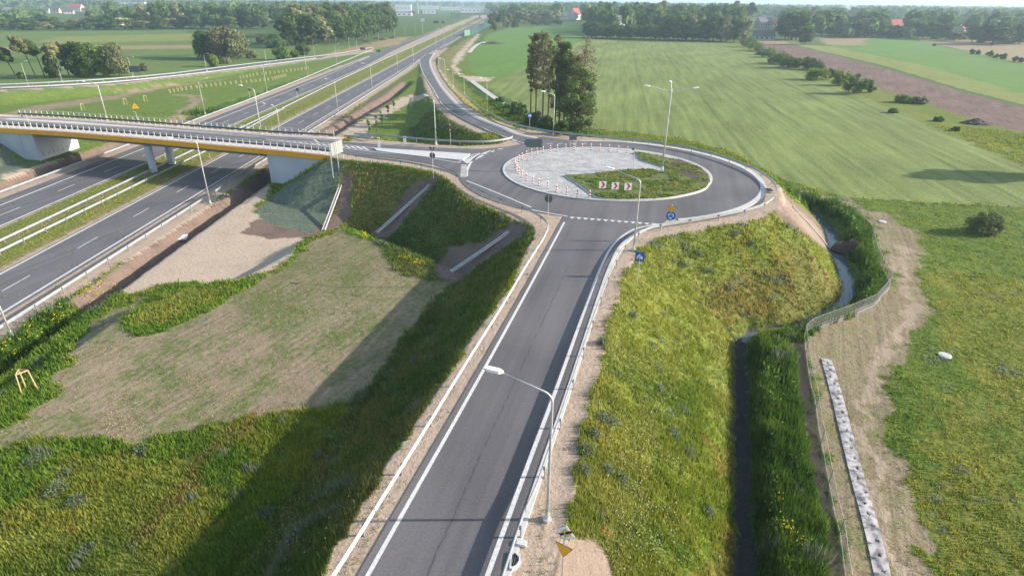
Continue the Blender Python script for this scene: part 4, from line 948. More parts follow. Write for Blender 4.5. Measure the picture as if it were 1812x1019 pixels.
# stream water
wa=MB();st=resample(spline([(a,b,0) for a,b in STREAM]),step=1.)
st=[np.array((p[0],p[1],-.90)) for p in st if 48<p[1]<104]
L_=[];R__=[]
for k,p in enumerate(st):
    w_=1.3;L_.append(w_);R__.append(w_)
ol=[];orr=[]
for k,p in enumerate(st):
    a=st[max(0,k-1)];b=st[min(len(st)-1,k+1)];d=np.array([b[0]-a[0],b[1]-a[1]]);d/=np.linalg.norm(d)
    ol.append(p-np.array((d[1],-d[0],0))*L_[k]);orr.append(p+np.array((d[1],-d[0],0))*R__[k])
wm,nt_,bs_=new_mat('stream_water');bs_.inputs['Base Color'].default_value=(.10,.13,.155,1);bs_.inputs['Roughness'].default_value=.12;bs_.inputs['IOR'].default_value=1.33
nn=N(nt_,'ShaderNodeTexNoise',i_Scale=2.5,i_Detail=3.);bb=N(nt_,'ShaderNodeBump',i_Strength=.25,i_Distance=.05);nt_.links.new(nn.outputs[0],bb.inputs['Height']);nt_.links.new(bb.outputs[0],bs_.inputs['Normal'])
struct(wa.sheet(ol,orr,wm).build('stream'))
# paved ditch linings far right of the slip road
for pix,w_,lb in (((833,143),(860,163),(890,184),(917,199)),1.0,'pale lined ditch running to the tall trees'),(((830,94),(836,86),(845,79),(858,75)),1.2,'short pale lined ditch by the bright green field'):
    pl=on_land([G(*q)[:2] for q in pix],30,.12);o=pl[0].copy()
    tag(MB().sweep([p-o for p in pl],[(-w_,-.3),(w_,-.3),(w_,.02),(-w_,.02)],'conc').build('lined_ditch',loc=tuple(o)),lb,'ditch lining')
# ---------------------------------------------------------------- fence and mulch strip on the right
def netmat():
    m,nt,b=new_mat('fence_netting');b.inputs['Base Color'].default_value=(.30,.31,.31,1);b.inputs['Alpha'].default_value=.20;b.inputs['Roughness'].default_value=.8
    return m
def netmat2():
    m,nt,b=new_mat('toad_netting');b.inputs['Base Color'].default_value=(.22,.22,.23,1);b.inputs['Alpha'].default_value=.8;b.inputs['Roughness'].default_value=.9
    return m
FP=[(1497,1060),(1490,1017),(1483,957),(1471,907),(1461,850),(1446,767),(1438,707),(1434.5,698),(1430,679),(1424.6,639),(1421,599),(1434,588),(1468,575),(1501,563),(1545,544),(1575,509),(1562,487),(1552,467),(1544,445),(1542,428),(1545,413),(1537,397),(1515,383),(1480,362)]
fp=[np.array((*G(*q)[:2],0)) for q in FP];fp=resample(fp,step=1.);fp=[np.array((p[0],p[1],max(.25,ground(p[0],p[1])))) for p in fp];o=fp[0].copy()
fe=empty('mesh_fence',tuple(o),'wire mesh fence with grey netting at its foot winding along the stream','fence')
q=[p-o for p in fp];n=len(q)
NM=netmat();NM2=netmat2()
m=MB();m.add([(p[0],p[1],p[2]+.36) for p in q]+[(p[0],p[1],p[2]+1.5) for p in q],[(i,i+1,n+i+1,n+i) for i in range(n-1)],NM);m.build('wire_mesh',fe)
m=MB();m.add([(p[0]+.12*math.sin(i*1.7),p[1],p[2]-.05) for i,p in enumerate(q)]+[(p[0],p[1],p[2]+.36) for p in q],[(i,i+1,n+i+1,n+i) for i in range(n-1)],NM2);m.build('foot_netting',fe)
m=MB()
for hh in (.55,1.5): m.tube([(p[0],p[1],p[2]+hh) for p in q],.012,'pole',4)
m.build('tension_wire',fe)
pr=MB().tube([(0,0,-.3),(0,0,1.65)],.032,'post',6).build('post',fe)
for i,p in enumerate(resample(q,step=4.)):
    c_=pr if i==0 else pr.copy()
    if i: COL.objects.link(c_)
    c_.location=Vector(p)
mulch,nt_,bs_=new_mat('mulch_sheet');g_=N(nt_,'ShaderNodeNewGeometry');n_=N(nt_,'ShaderNodeTexNoise',i_Scale=2.2,i_Detail=6.);nt_.links.new(g_.outputs['Position'],n_.inputs['Vector']);r_=N(nt_,'ShaderNodeValToRGB');r_.color_ramp.elements[0].position=.36;r_.color_ramp.elements[1].position=.56;r_.color_ramp.elements[0].color=(.17,.165,.165,1);r_.color_ramp.elements[1].color=(.46,.44,.45,1);nt_.links.new(n_.outputs[0],r_.inputs[0]);nt_.links.new(r_.outputs[0],bs_.inputs['Base Color']);bs_.inputs['Roughness'].default_value=.5
cl=[np.array((*G(x,y)[:2],0.)) for x,y in ((1462,636),(1480,700),(1500,780),(1521,860),(1543,940),(1566,1040))];cl=resample(spline(cl),step=.25)
e=empty('mulch_strip',tuple(cl[0]),'crumpled white mulch sheet strip with dark seedlings along the track','mulch sheet');m=MB();vs=[];W_=8
for i,p in enumerate(cl):
    d=cl[min(i+1,len(cl)-1)]-cl[max(0,i-1)];d/=np.linalg.norm(d)
    for k in range(W_+1):
        t=(k/W_-.5)*.85;x=p[0]+d[1]*t;y=p[1]-d[0]*t
        vs.append((x-cl[0][0],y-cl[0][1],ground(x,y)+.04+.09*float(vnoise(np.array([x*2.7]),np.array([y*2.7]),4)[0])*(1-abs(t)*.9)))
m.add(vs,[(i*(W_+1)+k,(i+1)*(W_+1)+k,(i+1)*(W_+1)+k+1,i*(W_+1)+k+1) for i in range(len(cl)-1) for k in range(W_)],mulch).build('sheet',e,smooth=True)
MULCH=(e,cl)
# ---------------------------------------------------------------- stakes
def tripod():
    m=[]
    e=empty('tree_stake',(0,0,0),'','tree stake','wooden stakes round young trees')
    for k in range(3):
        a=k*2.094+.4;MB().tube([(.55*math.cos(a),.55*math.sin(a),-.1),(.42*math.cos(a),.42*math.sin(a),1.75)],.045,'wood',6).build('stake',e)
    m=MB()
    for k in range(3):
        a=k*2.094+.4;b_=a+2.094;m.box(((math.cos(a)+math.cos(b_))*.21,(math.sin(a)+math.sin(b_))*.21,1.7),(.78,.04,.09),'wood',rz=math.atan2(math.sin(b_)-math.sin(a),math.cos(b_)-math.cos(a)))
    m.build('cross_bar',e);return e
tp=tripod();b=G(51,692);tp.location=b;tp['label']='pale wooden tripod of stakes in the tall grass at the left edge'
for x,y,lb in ((147,196,'wooden tripod of stakes on the lawn, leftmost above the bridge'),(222,186,'wooden tripod of stakes on the lawn, middle one above the bridge'),(257.5,180,'wooden tripod of stakes on the lawn, rightmost before the stake rows')):
    c_=copy_tree(tp);c_.location=G(x,y);c_['label']=lb
def along(pts,step):
    w=[np.array((*G(*p)[:2],0.)) for p in pts];return resample(w,step=step)
sp0=None;cnt=0
rows=((((300,165),(325,160),(350,157),(395,151),(442,147),(467,144),(483,142),(505,136)),'lower'),(((425,140),(450,135),(475,132),(500,129),(525,126),(545,123)),'upper'))
for pts,rn in rows:
    for i,p in enumerate(along(pts,1.9 if rn=='lower' else 2.2)):
        lb='short yellowish planting stake in the %s row on the lawn, %s from its left end'%(rn,nth(i))
        loc=(p[0],p[1],ground(p[0],p[1]))
        if sp0 is None: sp0=MB().tube([(0,0,-.1),(0,0,1.15)],.10,'stake',6).tube([(.35,0,-.1),(.35,0,1.0)],.07,'stake',6).build('planting_stake')
        c_=sp0 if cnt==0 else sp0.copy()
        if cnt: COL.objects.link(c_)
        c_.location=loc;tag(c_,lb,'stake','planting stakes on the lawn');cnt+=1
# ---------------------------------------------------------------- heaps
def heap(b,rx,ry,h,label,mat='soil',seed=1,name='soil_heap'):
    vs=[];fs=[];n=28;k=9
    for i in range(k+1):
        t=i/k
        for j_ in range(n):
            a=2*math.pi*j_/n;nz=.75+.5*float(fbm(np.array([math.cos(a)*1.3+seed*9+t*2]),np.array([math.sin(a)*1.3]),seed)[0])
            vs.append((rx*t*nz*math.cos(a),ry*t*nz*math.sin(a),h*(1-t)**1.1*nz+(-.3 if i==k else 0)+.12*h*random.uniform(-1,1)*(0<i<k)))
    for i in range(k):
        for j_ in range(n): fs.append((i*n+j_,(i+1)*n+j_,(i+1)*n+(j_+1)%n,i*n+(j_+1)%n))
    return tag(MB().add(vs,fs,mat).build(name,loc=b),label,'heap')
heap(G(1727,219),4.2,3.,1.3,'dark heap of soil at the edge of the ploughed field')
heap(G(1503,440),2.,1.7,1.2,'heap of brown earth beside the stream',seed=4)
heap(G(872,78),9,5,1.6,'low brown heap on the bright green field',seed=6)
for i,(x,y,rx) in enumerate(((640,73,6),(650,75,4),(668,70,5),(676,72,5),(695,69,4))): heap(S(x,y,.2),rx,3,1.6,'brown earth heap at the foot of the far trees, %s from the left'%nth(i),seed=10+i)
# ---------------------------------------------------------------- leaves
def leafmat(name,var=.25,trans=.3):
    m,nt,b=new_mat(name);L=nt.links.new
    a=N(nt,'ShaderNodeAttribute',attribute_name='col');oi=N(nt,'ShaderNodeObjectInfo')
    mr=N(nt,'ShaderNodeMapRange');mr.inputs[3].default_value=1-var;mr.inputs[4].default_value=1+var;L(oi.outputs['Random'],mr.inputs[0])
    mx=N(nt,'ShaderNodeMix',data_type='RGBA',blend_type='MULTIPLY');mx.inputs[0].default_value=1;L(a.outputs['Color'],mx.inputs[6]);L(mr.outputs[0],mx.inputs[7])
    L(mx.outputs[2],b.inputs['Base Color']);b.inputs['Roughness'].default_value=.8;b.inputs['Specular IOR Level'].default_value=.2
    t=N(nt,'ShaderNodeBsdfTranslucent');L(mx.outputs[2],t.inputs[0]);ms=N(nt,'ShaderNodeMixShader');ms.inputs[0].default_value=trans
    L(b.outputs[0],ms.inputs[1]);L(t.outputs[0],ms.inputs[2]);L(ms.outputs[0],nt.nodes['Material Output'].inputs[0]);return m
LEAF=leafmat('foliage');GRASSM=leafmat('grass_blades',0,.45)
def crown_mesh(name,rng,Hh,Rr,zb,n,leaf,colA,colB,lobes=14,shape='round',spread=1.,flower=None,mat=None):
    """leaf clumps on many small lobes; returns mesh and lobe centres"""
    lc=[];lr=[]
    for k in range(lobes):
        t=rng.random();a=rng.random()*6.283
        if shape=='bush': q_=rng.random()**.5;rad=Rr*.85*q_;z=Hh*(.12+.62*rng.random()*(1-.5*q_*q_));r_=Rr*(.18+.2*rng.random())
        elif shape=='cone': rad=Rr*(1-t)*.75+.1;z=zb+(Hh-zb)*t*.95;r_=Rr*(.42*(1-t)+.12)
        elif shape=='pine': t=.35+.65*t;rad=Rr*.75*math.sin(min(1,(t-.25)*1.6)*3.0+.1)*rng.random()**.5;z=zb+(Hh-zb)*t*.92;r_=Rr*.40
        elif shape=='sparse': t=rng.random()**.8;rad=Rr*.8*rng.random()**.5*math.sin(.35+2.5*t);z=zb+(Hh-zb)*(.02+.96*t);r_=Rr*(.16+.16*rng.random())
        elif shape=='tall': rad=Rr*.6*rng.random()**.5*math.sin(.3+2.6*t);z=zb+(Hh-zb)*(.08+.82*t);r_=Rr*(.30+.2*rng.random())
        else: rad=Rr*.68*rng.random()**.5*math.sin(.5+2.2*t);z=zb+(Hh-zb)*(.14+.66*t);r_=Rr*(.30+.2*rng.random())
        lc.append((rad*math.cos(a)*spread,rad*math.sin(a)*spread,z));lr.append(r_)
    lc=np.array(lc);lr=np.array(lr);k=rng.integers(0,lobes,n)
    d=rng.normal(size=(n,3));d/=np.linalg.norm(d,axis=1)[:,None];d[:,2]*=.85
    p=lc[k]+d*(lr[k]*(.55+.5*rng.random(n)**.6))[:,None]
    nn=d+rng.normal(size=(n,3))*.55;nn/=np.linalg.norm(nn,axis=1)[:,None]
    u=np.cross(nn,rng.normal(size=(n,3)));u/=np.linalg.norm(u,axis=1)[:,None];v=np.cross(nn,u)
    s=(leaf*(.5+.8*rng.random(n)))[:,None]*.5
    q=np.stack([p-u*s-v*s*.7,p+u*s*1.1-v*s*.5,p+u*s*.7+v*s*.9,p-u*s*.8+v*s*.6],1).reshape(-1,3)
    lobec=rng.random(lobes);mixv=np.clip(lobec[k]*.7+.3*rng.random(n),0,1)[:,None]
    c=np.array(colA)*(1-mixv)+np.array(colB)*mixv;c*=(.75+.5*rng.random(n))[:,None]
    if flower is not None:
        f=(rng.random(n)<flower[1])&(d[:,2]>-.3);c[f]=flower[0]
    me=numpy_mesh(name,q,np.arange(4*n),4,mat or LEAF,{'col':np.repeat(c,4,axis=0)})
    return me,lc
def trunk_mesh(name,Hh,zb,lc,rng,r0,bark='bark',lean=(0,0),nl=7,top=.8):
    m=MB();zt=Hh*top
    pts=[(lean[0]*t*t*zt+.15*math.sin(5*t+r0*9)*t*min(1,Hh/20),lean[1]*t*t*zt,zt*t-.3) for t in np.linspace(0,1,7)]
    m.tube(pts,[r0*(1-.8*t)+.02 for t in np.linspace(0,1,7)],bark,7)
    for c in lc[:nl]:
        zs=min(c[2]*.72,zt*.9);t=max(.05,zs/zt);b=Vector((lean[0]*t*t*zt,lean[1]*t*t*zt,zs))
        e=Vector(c);mid=(b+e)/2+Vector((0,0,-.04*Hh));m.tube([b,mid,e],[r0*.32,r0*.2,.03],bark,5)
    return m
def tree(name,loc,label,cat,group,Hh,Rr,zb,n,leaf,cA,cB,seed,lobes=14,shape='round',r0=.22,bark='bark',lean=(0,0),flower=None,nl=7,top=.8,trunk=True):
    rng=np.random.default_rng(seed);e=empty(name,loc,label,cat,group)
    me,lc=crown_mesh('crown',rng,Hh,Rr,zb,n,leaf,cA,cB,lobes,shape,1.,flower)
    if lean!=(0,0):
        co=np.empty(len(me.vertices)*3,np.float32);me.vertices.foreach_get('co',co);co=co.reshape(-1,3);t=co[:,2]/(Hh*top);co[:,0]+=lean[0]*t*t*Hh*top;co[:,1]+=lean[1]*t*t*Hh*top;me.vertices.foreach_set('co',co.ravel());me.update()
        t=lc[:,2]/(Hh*top);lc[:,0]+=lean[0]*t*t*Hh*top
    o=bpy.data.objects.new('crown',me);COL.objects.link(o);o.parent=e
    if trunk: trunk_mesh('trunk',Hh,zb,lc,rng,r0,bark,lean,nl,top).build('trunk',e)
    return e
DG=((.050,.098,.028),(.095,.16,.04));MG=((.07,.135,.03),(.13,.20,.045));LG=((.12,.20,.03),(.21,.29,.05));PG=((.14,.165,.08),(.23,.25,.12));OL=((.16,.17,.08),(.26,.26,.13));RB=((.16,.14,.085),(.26,.21,.13))
def wpx(b,px):  # metres per photo pixel at b
    return px/abs(P((b[0]+1,b[1],b[2]))[0]-P(b)[0])
# tall bare-stemmed clump behind the roundabout
CL=[(939,206,62,22,OL,'tall'),(948,208,60,30,RB,'tall'),(960,212,57,34,OL,'tall'),(982,222,60,30,OL,'tall'),(997,228,74,34,MG,'tall'),(1012,224,98,22,OL,'tall'),(1030,215,68,44,RB,'tall'),(970,205,72,20,DG,'tall'),(1003,226,92,34,OL,'tall'),(1019,230,100,40,RB,'tall'),(989,226,74,30,RB,'tall')]
pos=['leftmost','second from the left','third from the left','fifth from the left','sixth from the left','seventh from the left','reddish sparse one at the right','fourth from the left','pale one beside the broad tree','reddish one behind the broad tree','sparse reddish one in the middle']
for i,(x,y,t,w_,c,shp) in enumerate(CL):
    b=G(x,y);h=top_of(b,t);r=wpx(b,w_)/2
    tree('alder_tree',b,'tall slender tree of the clump behind the roundabout, %s'%pos[i],'tree','tall bare-stemmed trees behind the roundabout',h,r*1.2,h*(.30 if i in(0,1,2,7) else .12),3900 if i!=6 else 2400,.27,*c,100+i,80,'sparse',.22,nl=18,top=.95)
b=G(1022,238);h=top_of(b,118);tree('alder_tree',b,'broad low green tree at the right foot of the bare-stemmed clump','tree',None,h,wpx(b,88)/2,h*.03,8500,.38,(.085,.14,.04),(.16,.21,.06),120,60,'sparse',.25,nl=12)
for i,(x,y,w_,t,c) in enumerate(((918,205,34,168,MG),(900,195,20,178,MG),(945,222,34,190,OL),(965,232,36,196,MG),(990,238,30,200,DG),(885,182,16,170,MG))):
    b=G(x,y);tree('shrub',b,'dark shrub at the foot of the bare-stemmed trees, %s'%('behind the pale lined ditch','small and leftmost but one','third from the left','largest in the middle','near the lamp post','tiny one by the ditch bank')[i],'shrub','shrubs under the tall clump',top_of(b,t),wpx(b,w_)/2,0,1500,.4,*c,130+i,22,'bush',r0=.08,nl=3)
# clump at the left
for i,(x,y,t,w_,zb,c,ln,lb) in enumerate(((30,143,80,34,.55,DG,(-.32,0),'leaning tree with its crown at the left edge of the photo'),(64,142,62,30,.55,OL,(-.2,0),'slender pale-stemmed tree with a small high crown, left of the pair'),(80,141,60,30,.5,DG,(-.13,0),'slender pale-stemmed tree with a small high crown, right of the pair'),(109,143,68,26,.5,OL,(-.1,0),'slender tree leaning left behind the dark round bush'),(122,136,72,22,.15,OL,(0,0),'narrow dark tree in front of the far meadow'),
  (96,141,97,30,.0,DG,(0,0),'dark round bushy tree in the left clump'),(142,139,70,46,.02,DG,(0,0),'large dark green tree of the left clump'),(165,139,66,44,.02,MG,(0,0),'large mid green tree in the middle of the left clump'),(185,138,78,42,.02,LG,(0,0),'bright green tree of the left clump'),(152,139,106,22,.0,LG,(0,0),'low bright bush at the foot of the left clump'),(212,138,74,54,.1,PG,(0,0),'pale thin brownish tree at the right of the left clump'),(254,128,113,18,0,PG,(0,0),'small pale bush right of the dark sign back'),(38,142,128,14,0,MG,(0,0),'small green bush by the leaning tree'))):
    b=G(x,y-2);h=top_of(b,t);r=wpx(b,w_)/2
    tree('leafy_tree' if h>5 else 'shrub',b,lb,'tree' if h>5 else 'shrub','trees of the left clump',h,r,h*zb,int(1500+90*w_),.6,*c,200+i,10 if zb>.4 else 22,'round' if zb>.4 or i>8 else 'tall' if w_<36 else 'round',.2,'bark',ln,nl=6)
for i,(x,y,t,w_,c,lb) in enumerate(((366,104,50,52,DG,'dark left part tree of the big round clump beyond the far slip road'),(398,106,42,60,OL,'big brownish green willow in the middle of the round clump'),(422,107,48,44,PG,'pale right-hand willow of the big round clump'),(378,119,97,24,LG,'bright green bush in front of the big round clump'),(400,113,104,22,PG,'pale low bush in front of the big round clump'),(447,104,90,22,PG,'pale yellowish bush right of the big round clump'),
  (500,107,84,30,MG,'green bush by the far slip road'),(522,103,88,18,LG,'bright green bush by the far slip road'),(537,98,78,26,MG,'bush between the far slip road and the wood'),(462,76,64,18,PG,'pale yellowish bush on the far meadow, left one'),(484,77,62,22,LG,'yellowish bush on the far meadow, right one'),(490,86,68,40,DG,'dark thicket at the edge of the far meadow'))):
    b=S(x,y,.3);h=top_of(b,t);r=wpx(b,w_)/2;tree('leafy_tree' if h>7 else 'shrub',b,lb,'tree' if h>7 else 'shrub','bushes beyond the far slip road',h,r,0,int(1800+60*w_),.8,*c,240+i,24,'round',.25,nl=5)
# hedgerow along the ploughed field and other single bushes
HB=[(1322,84,24,60,MG),(1336,90,24,70,MG),(1345,92,14,80,PG),(1360,102,22,84,MG),(1348,98,18,86,OL),(1381,114,30,91,MG),(1395,121,30,97,DG),(1365,112,14,101,OL),(1412,120,20,104,MG),(1436,124,32,103,DG),(1445,142,32,115,LG),(1466,141,16,117,MG),(1487,152,26,120,LG),(1512,167,32,129,DG),(1536,164,18,140,MG),(1595,182,22,167,LG),(1626,184,20,171,OL),(1424,119,12,96,OL),(1660,215,12,206,MG),(1690,232,10,224,MG),(1580,200,12,192,MG)]
for i,(x,y,w_,t,c) in enumerate(HB):
    b=G(x,y);h=top_of(b,t)*1.22;tree('shrub',b,'bush in the hedgerow along the ploughed field, %s from the far end'%nth(i),'shrub','hedgerow bushes',h,wpx(b,w_)/2*1.25,0,2200+int(50*w_),.34,*c,300+i,34,'bush',.1,nl=4)
for i,(x,y,w_,t) in enumerate(((1720,96,10,87),(1730,97,8,89),(1750,101,14,89),(1762,103,10,94),(1775,106,14,95),(1796,110,12,100),(1808,111,14,101),(1653,82,6,78))):
    b=G(x,y);tree('shrub',b,'small bush on the boundary of the far green field, %s from the %s'%(nth(i),'left'),'shrub','bushes on the far field boundary',top_of(b,t),wpx(b,w_)/2*1.1,0,400,.6,*MG,340+i,8,'round',.08,nl=2)
b=G(1738,412);tree('shrub',b,'lone round grey-green bush in the meadow at the right','shrub',None,top_of(b,369)*1.12,wpx(b,56)/2,0,6500,.17,(.12,.16,.06),(.21,.24,.10),360,40,'bush',.07,nl=8)
b=S(1838,312,.4);tree('leafy_tree',(b[0]+7,b[1],.4),'broad tree at the right edge casting a shadow on the crop field','tree',None,12.5,5.,2.5,2600,.8,*MG,361,22,'round',.25,nl=6)
# saplings in the grass triangle
for i,(x,y,t) in enumerate(((654,240,206),(666.5,234,200),(676.5,224,195),(687,205,182),(697,195,178))):
    b=G(x,y);tree('sapling',b,'young planted sapling on the edge of the grass triangle, %s from the left'%nth(i),'sapling','saplings by the grass triangle',top_of(b,t),.62,.9,260,.25,*LG,380+i,8,'tall',.05,nl=3)
# seedlings in the mulch strip
e,cl=MULCH
for i,p in enumerate(resample(cl,step=1.)[1:]):
    rng=np.random.default_rng(500+i);n=26;a=rng.random(n)*6.28;h=.10+.14*rng.random(n);w_=.016
    bx=np.stack([.05*np.cos(a),.05*np.sin(a),0*a],1);tp_=np.stack([(.12+.1*rng.random(n))*np.cos(a),(.12+.1*rng.random(n))*np.sin(a),h],1);sd=np.stack([-np.sin(a)*w_,np.cos(a)*w_,0*a],1)
    q=np.stack([bx-sd,bx+sd,tp_],1).reshape(-1,3);c=np.array((.03,.05,.02))*np.ones((3*n,1))
    o=bpy.data.objects.new('seedling',numpy_mesh('seedling',q,np.arange(3*n),3,GRASSM,{'col':c}));COL.objects.link(o);o.parent=e
    x,y=p[0]+rng.normal()*.08,p[1]+rng.normal()*.08;o.location=(x-cl[0][0],y-cl[0][1],ground(x,y)+.16)
# ---------------------------------------------------------------- woods: a few tree meshes, every tree its own object
def proto_tree(name,seed,shape,c,lob,Hh=18.,Rr=5.,zb=.08,n=1300,leaf=1.15,bark='bark',flower=None,top=.8):
    rng=np.random.default_rng(seed);me,lc=crown_mesh('crown',rng,Hh,Rr,Hh*zb,n,leaf,*c,lob,shape,1.,flower)
    return (name,me,trunk_mesh('trunk',Hh,zb,lc,rng,.28,bark,nl=4,top=top).build('trunk').data,Hh,Rr)
def drop(o): bpy.data.objects.remove(o)
PT=[]
for k in range(5): PT.append(proto_tree('leafy_tree',600+k,'round',(DG,MG,DG,OL,MG)[k],20))
for k in range(2): PT.append(proto_tree('birch_tree',620+k,'tall',(OL,MG)[k],18,Rr=3.6))
for k in range(3): PT.append(proto_tree('pine_tree',630+k,'pine',(DG,DG,OL)[k],16,Rr=3.6,zb=.35,bark='barkp',top=.9))
PT.append(proto_tree('spruce_tree',640,'cone',DG,24,Rr=3.6,n=1500))
PT.append(proto_tree('flowering_tree',650,'round',LG,20,n=1500,flower=((.5,.48,.38),.5)))
for o in [o for o in COL.objects if o.name.split('.')[0]=='trunk' and o.parent is None]: drop(o)
def put(k,x,y,z,h,w,label,group,rz=None):
    nm,cm,tm,Hh,Rr=PT[k];w*=1.3;e=empty(nm,(x,y,z),label,'tree',group,rz if rz is not None else random.uniform(0,6.28))
    e.scale=(w/Rr/2,w/Rr/2,h/Hh)
    for a,b in (('crown',cm),('trunk',tm)):
        o=bpy.data.objects.new(a,b);COL.objects.link(o);o.parent=e
    return e
rnd=random.Random(11)
# (x0,y0,x1,y1, count, height range, width range, kinds, group words)
BANDS=[(-20,54,470,52,30,(11,17),(9,13),(0,1,2,4,3),'edge of the far left wood','front row of the far left wood'),
 (-30,47,500,45,32,(15,21),(10,14),(0,1,2,4,5,3),'far left wood','second row of the far left wood'),
 (250,49,500,52,15,(22,27),(10,14),(0,2,3,2,4),'tall part of the left wood','tall dark part of the far left wood'),
 (508,83,560,80,5,(21,24),(12,15),(0,2,3),'big trees by the far meadow',"big dark trees at the left wood's corner"),
 (560,80,640,72,9,(20,24),(9,13),(0,2,4,3),'wood by the highway','near edge of the wood beside the highway'),
 (640,70,700,55,9,(20,25),(9,13),(0,2,4),'wood by the highway','right end of the wood beside the highway'),
 (520,68,690,50,14,(24,29),(10,14),(0,2,4,5),'wood by the highway','rear row of the wood beside the highway'),
 (702,46,750,40,7,(6,9),(9,12),(0,4,2),'bushes left of the highway','low trees left of the highway under the industrial halls'),
 (866,56,936,44,12,(12,16),(6,8),(10,7,10,9),'conifer clump right of the highway','dense young conifers right of the far highway'),
 (868,46,930,38,9,(13,17),(6,9),(7,9,10),'conifer clump right of the highway','rear conifers right of the far highway'),
 (905,42,990,41,9,(16,20),(12,16),(3,5,3),'pale willows','pale willow row beyond the bright green field'),
 (940,45,1030,44,14,(6,8),(8,10),(2,0),'dark hedge','dark hedge beyond the bright green field'),
 (985,38,1180,37,20,(23,30),(10,14),(0,2,7,8),'wood behind the houses','wood behind the red-roofed house'),
 (1034,68,1290,73,30,(10,14),(9,12),(0,2,4,2),'front of the wood beyond the big field','front row of the wood beyond the big field'),
 (1040,58,1290,62,20,(15,20),(9,13),(0,2,3,4,7),'wood beyond the big field','second row of the wood beyond the big field'),
 (1120,48,1330,50,18,(24,31),(9,12),(7,8,9,2,5),'wood beyond the big field','tall pines of the wood beyond the big field'),
 (1180,72,1318,76,11,(18,23),(10,14),(0,2,4,3),'big trees beyond the field','big rounded trees at the corner of the big field'),
 (1380,70,1422,72,4,(21,25),(13,17),(0,1,2),'big trees behind the tan field','great dark trees behind the barn'),
 (1440,64,1650,70,20,(15,20),(10,14),(0,2,3,4,5),'right wood','front row of the right-hand wood'),
 (1430,55,1640,58,17,(20,26),(10,14),(0,2,3,4,9),'right wood','second row of the right-hand wood'),
 (1650,70,1830,80,12,(12,17),(9,13),(0,2,3,10),'far right trees','front trees at the far right'),
 (1650,60,1830,66,12,(14,19),(10,14),(0,2,5,9),'far right trees','second row at the far right')]
HOUSEPX=[(995,1026,28,47),(1085,1104,38,62),(1330,1368,52,76),(1332,1380,36,54),(1570,1600,44,62),(1684,1708,50,70),(698,860,14,46),(10,24,20,30),(75,155,16,30),(1490,1515,20,34)]
def blocked(px,py):
    for a,b,c,d in HOUSEPX:
        if a-3<px<b+3 and c<=py<d: return True
    return False
cnt=0
for (x0,y0,x1,y1,n,hr,wr,kinds,grp,words_) in BANDS:
    if y1>60 or x0<600: pass
    for i in range(n):
        t=(i+.5+rnd.uniform(-.35,.35))/n;px=x0+(x1-x0)*t;py=y0+(y1-y0)*t+rnd.uniform(-1.3,1.3)
        b=S(px,py,.3)
        if blocked(px,py): continue
        h=rnd.uniform(*hr)
        if px<190: h*=.5
        if 1563<px<1604 or 1680<px<1710: h*=.5
        if 1484<px<1514: h*=.75
        put(rnd.choice(kinds),b[0],b[1],.2,h,rnd.uniform(*wr),'tree of the %s, %s from left'%(words_,nth(i)),'trees, '+grp);cnt+=1
for px,py,h,w_,lb in ((222,53,13,22,'white-blossomed broad tree in front of the far left wood'),(246,53,10,9,'small white-blossomed tree right of the broad blossoming one'),(272,52,11,12,'small yellowish blossoming tree by the far left wood'),(430,50,17,11,'tall white-blossomed tree in the dark left wood'),(935,40,14,18,'pale blossoming tree above the conifers'),(960,40,15,18,'pale blossoming tree left of the dark houses'),(1585,62,9,9,'small yellow-green tree in front of the red roof')):
    b=S(px,py,.3);put(11,b[0],b[1],.2,h,w_,lb,None)
for px,py,h,w_,k,lb in ((1424,80,14,10,0,'lone tree with a visible trunk on the tan field edge'),(1755,80,18,24,0,'large dark lone tree at the far right'),(1400,72,24,24,0,'great dark broad tree behind the lone field tree'),(1047,68,15,14,2,'dark rounded tree at the corner of the bright green field'),(1610,66,8,8,4,'bright small rounded tree before the right wood'),(1625,66,8,8,4,'second bright small rounded tree before the right wood')):
    b=S(px,py,.3);put(k,b[0],b[1],.2,h,w_,lb,None)
print('trees',cnt)
for o in COL.objects:
    if o.get('label') and len(o['label'].split())>16: print('LONG',o['label'])
